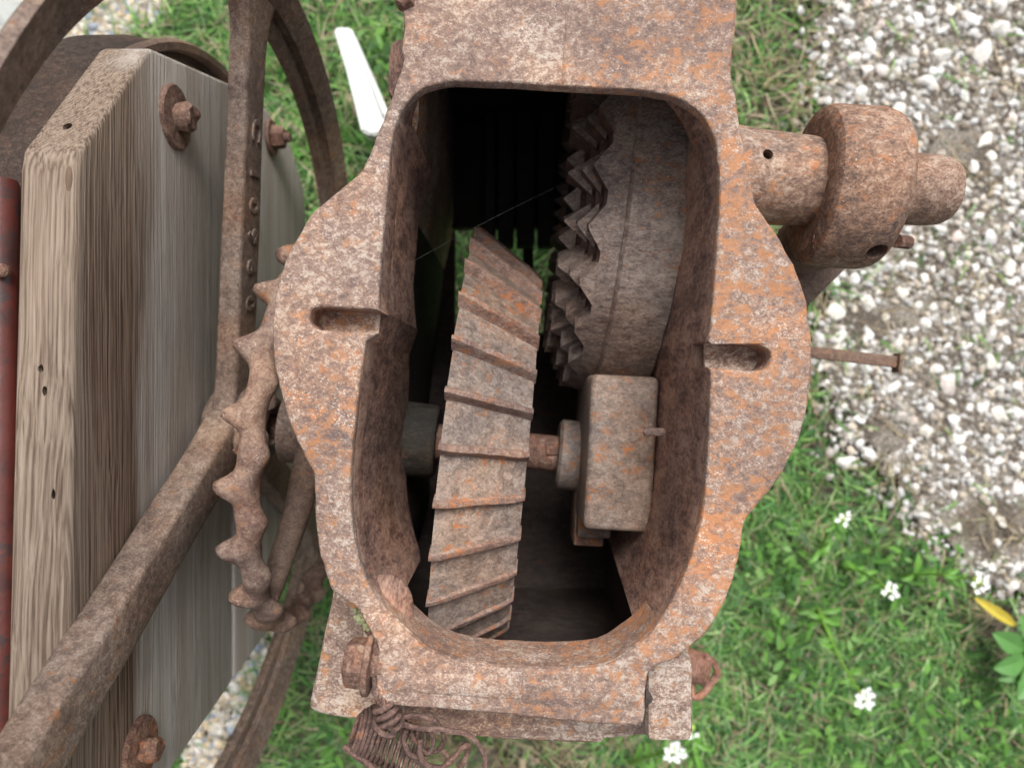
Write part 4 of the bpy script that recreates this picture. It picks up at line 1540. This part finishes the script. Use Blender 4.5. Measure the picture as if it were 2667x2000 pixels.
# knot
kb = bmesh.new()
bmesh.ops.create_icosphere(kb, subdivisions=3, radius=1)
c_ = P(180, 468, .5200)
for q in kb.verts: q.co = Vector((q.co.x * .0026, q.co.y * .0095, q.co.z * .0012)) + c_
obj('knot', kb, M_knot, tim)
lo_prof = [(.316, .812), (.328, .86), (.342, .92), (.330, 1.02), (.285, 1.085), (.22, 1.10), (-.12, 1.10), (-.308, .927), (-.325, .812)]
tim2, _b = timber('timber', lo_prof, 'grey weathered timber below the brown topped one, its rounded end beside the flywheel arm')
def side_pt(u, v):
    d_ = XR * F / (u - 1333.5)
    return P(u, v, d_)
c_ = side_pt(452, 306)
hb = hexbolt(tim, c_ + Vector((.0045, 0, 0)), Vector((1, 0, 0)), .0125, .0145, M_bolt, washer=(.0285, .0055), round_=True)
c_ = side_pt(360, 1952)
hexbolt(tim, c_ + Vector((.0045, 0, 0)), Vector((1, 0, 0)), .010, .013, M_bolt, washer=(.0265, .0055), round_=True)
c_ = side_pt(703, 358)
hexbolt(tim2, c_ + Vector((.005, 0, 0)), Vector((1, 0, 0)), .0145, .014, M_bolt, washer=(.022, .004))
b_ = bmesh.new(); tube(b_, [c_, c_ + Vector((.026, 0, 0))], [.0068, .0062], 14); obj('bolt_end', b_, M_bolt, tim2)

# ================================================================== SMALL THINGS
# coil spring at the lower right
spg = thing('coil_spring', 'small rusty coil spring with hooked end at the lower right of the housing', 'spring')
sb = bmesh.new()
a, b_ = P(1735, 1712, .83), P(1838, 1742, .83)
ax = (b_ - a); x_, y_ = frame(ax)
pts = []
turns = 15
for i in range(turns * 16 + 1):
    t = i / (turns * 16)
    ang = 2 * pi * turns * t
    pts.append(a + ax * t + (x_ * cos(ang) + y_ * sin(ang)) * .0165)
tube(sb, pts, .0016, 6)
obj('coil', sb, M_barrel, spg)
sb = bmesh.new()
pts = catmull([P(1832, 1708, .82), P(1858, 1725, .825), P(1868, 1752, .83), P(1852, 1778, .83), P(1828, 1808, .83), P(1806, 1812, .835), P(1800, 1780, .84), P(1815, 1745, .835)], n=5)
tube(sb, pts, .0042, 8)
obj('hook', sb, M_barrel, spg)

# wire bundle
wire = thing('wire_bundle', 'tangled bundle of rusty wire coiled below the front left bolt', 'wire')
def wire_path(pts, r, name='wire_strand', n=6, tw=0):
    b_ = bmesh.new()
    W_ = catmull([P(*p) for p in pts], n=n)
    for q in W_: q += mnoise.noise_vector(q * 120) * .0006
    tube(b_, W_, r, 7)
    obj(name, b_, M_wire, wire)
# tight coil
a, b_ = P(925, 1905, .535), P(1100, 1955, .545)
ax = b_ - a; x_, y_ = frame(ax)
pts = []
turns = 15
for i in range(turns * 18 + 1):
    t = i / (turns * 18)
    ang = 2 * pi * turns * t
    tt = t ** 1.25
    R_ = .0145 * (.72 + .55 * min(1, t * 5)) * (1 - .12 * t) + .0015 * mnoise.noise(Vector((t * 9, 0, 0)))
    pts.append(a + ax * tt + (x_ * cos(ang) + y_ * sin(ang)) * R_ + Vector((0, .0025 * sin(t * 5), 0)))
b2 = bmesh.new(); tube(b2, pts, .0015, 7); obj('wire_coil', b2, M_wire, wire)
# twisted neck going up behind the bolt
for ph in (0, pi):
    pts = []
    ctl = catmull([P(978, 1640, .508), P(980, 1690, .506), P(981, 1750, .505), P(984, 1800, .502), P(996, 1835, .500), P(1012, 1868, .505), P(1020, 1890, .515)], n=10)
    for i, c_ in enumerate(ctl):
        t = i / len(ctl)
        r_ = .0008 + .0016 * t
        pts.append(c_ + Vector((cos(t * 16 + ph) * r_ * 1.2, 0, sin(t * 16 + ph) * r_)))
    b2 = bmesh.new(); tube(b2, pts, .0019, 7); obj('wire_strand', b2, M_wire, wire)
# wraps around the neck
pts = []
for i in range(70):
    t = i / 69
    c_ = P(998 + 24 * t, 1832 + 62 * t, .503 + .004 * t)
    ang = t * 2 * pi * 3.2
    pts.append(c_ + Vector((cos(ang) * .0068, cos(ang) * .0022, sin(ang) * .006)))
b2 = bmesh.new(); tube(b2, pts, .0021, 7); obj('wire_strand', b2, M_wire, wire)
wire_path([(985, 1860, .51), (976, 1885, .505), (990, 1905, .50), (1015, 1918, .498), (1026, 1905, .502), (1010, 1885, .504), (1000, 1868, .506)], .0020)
wire_path([(1035, 1880, .51), (1060, 1888, .507), (1110, 1897, .505), (1160, 1900, .503), (1205, 1908, .503), (1240, 1930, .506), (1260, 1965, .51), (1262, 2000, .515), (1250, 2040, .52)], .0019)
wire_path([(1040, 1868, .515), (1075, 1862, .512), (1110, 1868, .51), (1135, 1878, .512), (1150, 1900, .52), (1155, 1930, .53), (1135, 1955, .535), (1105, 1950, .53)], .0018)
wire_path([(1095, 1925, .52), (1094, 1960, .515), (1110, 1990, .515), (1150, 2000, .518), (1180, 1975, .52), (1205, 1945, .522), (1222, 1940, .525), (1215, 1965, .53), (1195, 2010, .535)], .0021)
wire_path([(1150, 1950, .525), (1166, 1970, .524), (1160, 1990, .523), (1130, 1998, .522), (1085, 1980, .522), (1050, 1950, .525)], .0017)
wire_path([(1060, 1900, .52), (1052, 1930, .518), (1070, 1965, .517), (1110, 1975, .52)], .0018)
wire_path([(1120, 1900, .52), (1128, 1930, .517), (1118, 1960, .516), (1090, 1940, .52), (1070, 1910, .525)], .0016)
wire_path([(898, 1945, .53), (930, 1970, .525), (970, 1997, .52), (1010, 2025, .52)], .0024)

# white plastic pipe in the grass
pp = thing('white_plastic_strip', 'white tapered plastic strip in the grass between the flywheel rim and the housing', 'plastic strip')
b_ = bmesh.new()
top = [P(u, v, d) for u, v, d in [(868, 76, 1.20), (880, 70, 1.20), (912, 70, 1.195), (926, 95, 1.19), (968, 190, 1.14), (1014, 300, 1.10), (1016, 325, 1.09), (1000, 345, 1.085),
       (965, 352, 1.085), (940, 340, 1.09), (930, 300, 1.10), (900, 180, 1.15)]]
vs_ = [b_.verts.new(p) for p in top]
f_ = b_.faces.new(vs_)
r_ = bmesh.ops.extrude_face_region(b_, geom=[f_])
bmesh.ops.translate(b_, verts=[g for g in r_['geom'] if isinstance(g, bmesh.types.BMVert)], vec=Vector((0.002, -.004, -.022)))
bmesh.ops.recalc_face_normals(b_, faces=b_.faces[:])
bmesh.ops.bevel(b_, geom=[e for e in b_.edges if len(e.link_faces) == 2 and e.calc_face_angle(0) > .7], offset=.003, segments=2, affect='EDGES')
obj('strip_body', b_, M_white, pp, sharp=50)
b_ = bmesh.new()
tube(b_, [P(915, 90, 1.185), P(960, 195, 1.135), P(1000, 300, 1.09)], .002, 6)
obj('raised_edge', b_, M_white, pp)
# white film top left
wf = bmesh.new()
rowsF = []
for i in range(16):
    t = i / 15
    c_ = P(-150 + 210 * t, 120 - 160 * t, 1.16)
    rowsF.append([wf.verts.new(c_ + Vector((-.05 + .05 * k, .05 - .035 * k + .006 * sin(t * 17 + k), .02 * sin(t * 9 + k * 2)))) for k in range(4)])
for i in range(15):
    for k in range(3):
        wf.faces.new((rowsF[i][k], rowsF[i][k + 1], rowsF[i + 1][k + 1], rowsF[i + 1][k]))
r = bmesh.ops.solidify(wf, geom=wf.faces[:], thickness=.0015)
o_ = obj('plastic_sheet', wf, M_white)
tag(o_, 'crumpled piece of white plastic sheet in the top left corner', 'plastic sheet')

# cobweb thread
cw = bmesh.new()
tube(cw, [P(960, 745, .515), P(1200, 612, .56), P(1300, 560, .58), P(1468, 478, .60)], 0.00003, 5)
o_ = obj('cobweb_thread', cw, M_silk)
tag(o_, 'single strand of spider silk across the opening of the housing', 'cobweb')

# ---- flowering weeds
def leaf(bmx, base, tip, w_, sag=.0, n=7):
    d = tip - base
    s = d.cross(Vector((0, 0, 1)))
    if s.length < 1e-5: s = Vector((1, 0, 0))
    s.normalize()
    rows = []
    for i in range(n + 1):
        t = i / n
        c = base + d * t + Vector((0, 0, sag * sin(pi * t)))
        ww = w_ * .5 * (sin(pi * min(1, t * .95 + .04)) ** .8)
        rows.append((bmx.verts.new(c - s * ww + Vector((0, 0, ww * .35))), bmx.verts.new(c), bmx.verts.new(c + s * ww + Vector((0, 0, ww * .35)))))
    for i in range(n):
        for k in range(2):
            bmx.faces.new((rows[i][k], rows[i][k + 1], rows[i + 1][k + 1], rows[i + 1][k]))
PLANTS = [((2125, 1570, 1.34), (2180, 1700, 1.24), (2246, 1812, 1.16), 13, 1.0, 'flowering weed with the largest cluster of small white flowers, lower right', 1),
          ((2190, 1478, 1.34), (2250, 1490, 1.25), (2312, 1535, 1.17), 7, .85, 'flowering weed with a small white cluster near the middle of the green weeds', 2),
          ((2340, 1500, 1.34), (2440, 1495, 1.24), (2545, 1512, 1.16), 8, .95, 'flowering weed with white flowers closest to the yellow leaf', 3),
          ((2120, 1470, 1.34), (2150, 1400, 1.26), (2192, 1348, 1.19), 5, .75, 'flowering weed with a tiny white cluster at the edge of the gravel', 4),
          ((1640, 1990, 1.34), (1690, 1970, 1.26), (1752, 1950, 1.18), 14, 1.0, 'flowering weed with white flowers under the lower right corner of the housing base', 5),
          ((1810, 1960, 1.34), (1802, 1910, 1.27), (1799, 1893, 1.22), 3, .8, 'flowering weed with three white florets beside the housing base', 6)]
for (p0, p1, p2, nf, sc, label, sd) in PLANTS:
    rr = random.Random(sd)
    root = thing('flowering_weed', label, 'flower', group='white flowering weeds')
    b_ = bmesh.new()
    ctl = catmull([P(*p0), P(*p1), P(*p2)], n=8)
    tube(b_, ctl, [.0028 - .0012 * i / len(ctl) for i in range(len(ctl))], 7)
    obj('stem', b_, M_stem, root)
    for i in range(10):
        t = rr.uniform(.05, .9)
        c_ = ctl[int(t * (len(ctl) - 1))]
        a = rr.uniform(0, 6.28)
        L = rr.uniform(.022, .042) * (1.1 - .5 * t)
        b_ = bmesh.new()
        leaf(b_, c_, c_ + Vector((cos(a) * L, sin(a) * L, rr.uniform(-.1, .3) * L)), L * .28, .004)
        obj('leaf', b_, M_leaf, root)
    top = ctl[-1]
    b_ = bmesh.new()
    bmesh.ops.create_icosphere(b_, subdivisions=2, radius=.0085 * sc)
    for q in b_.verts: q.co += top
    jitter(b_, .002, 150)
    obj('flower_head', b_, M_bud, root)
    for i in range(nf):
        a = rr.uniform(0, 6.28) if nf < 5 else i * 2.4
        r_ = .0165 * sc * sqrt((i + .8) / nf)
        c_ = top + Vector((cos(a) * r_, sin(a) * r_, .008 + .004 * rr.random()))
        b_ = bmesh.new()
        for k in range(4):
            aa = a + k * pi / 2 + rr.uniform(-.2, .2)
            d = Vector((cos(aa), sin(aa), .35))
            s = Vector((-sin(aa), cos(aa), 0))
            l_ = .0042 * rr.uniform(.85, 1.2)
            vs = [b_.verts.new(c_), b_.verts.new(c_ + d * l_ * .6 - s * l_ * .42), b_.verts.new(c_ + d * l_ * 1.1 - s * l_ * .2),
                  b_.verts.new(c_ + d * l_ * 1.1 + s * l_ * .2), b_.verts.new(c_ + d * l_ * .6 + s * l_ * .42)]
            b_.faces.new(vs)
        obj('floret', b_, M_petal, root, smooth=False)
# broad leaved plant at the right edge
root = thing('broad_leaved_plant', 'broad leaved green plant at the right edge below the yellow leaf', 'plant')
for i, (u, v, u2, v2, w_) in enumerate([(2668, 1690, 2585, 1648, .038), (2668, 1710, 2588, 1740, .036), (2680, 1730, 2650, 1820, .034), (2690, 1680, 2660, 1600, .034),
                                        (2690, 1700, 2780, 1680, .04), (2690, 1710, 2770, 1760, .04), (2665, 1730, 2600, 1770, .024)]):
    b_ = bmesh.new()
    leaf(b_, P(u, v, 1.28), P(u2, v2, 1.27 - .01 * (i % 3)), w_, .006, n=9)
    obj('leaf', b_, M_leaf2, root)
b_ = bmesh.new(); tube(b_, [P(2680, 1705, 1.345), P(2680, 1705, 1.27)], .004, 8); obj('stem', b_, M_stem, root)
b_ = bmesh.new()
leaf(b_, P(2538, 1556, 1.28), P(2650, 1632, 1.28), .018, .008, n=10)
o_ = obj('fallen_leaf', b_, M_yellow)
tag(o_, 'long yellow leaf lying on the soil by the right edge', 'leaf')
# dry twigs
for (pts, r, lab) in [([(1360, 1975, 1.33), (1362, 2030, 1.33)], .006, 'pale dry stalk below the front of the housing'),
                      ([(1010, 1925, 1.33), (1035, 1960, 1.32), (1050, 2020, 1.32)], .004, 'bent pale stalk behind the coiled wire')]:
    b_ = bmesh.new(); tube(b_, catmull([P(*p) for p in pts], n=5), r, 8)
    o_ = obj('dry_stalk', b_, simple('straw', (.42, .34, .24), rough=.8, var=.3))
    tag(o_, lab, 'stalk')
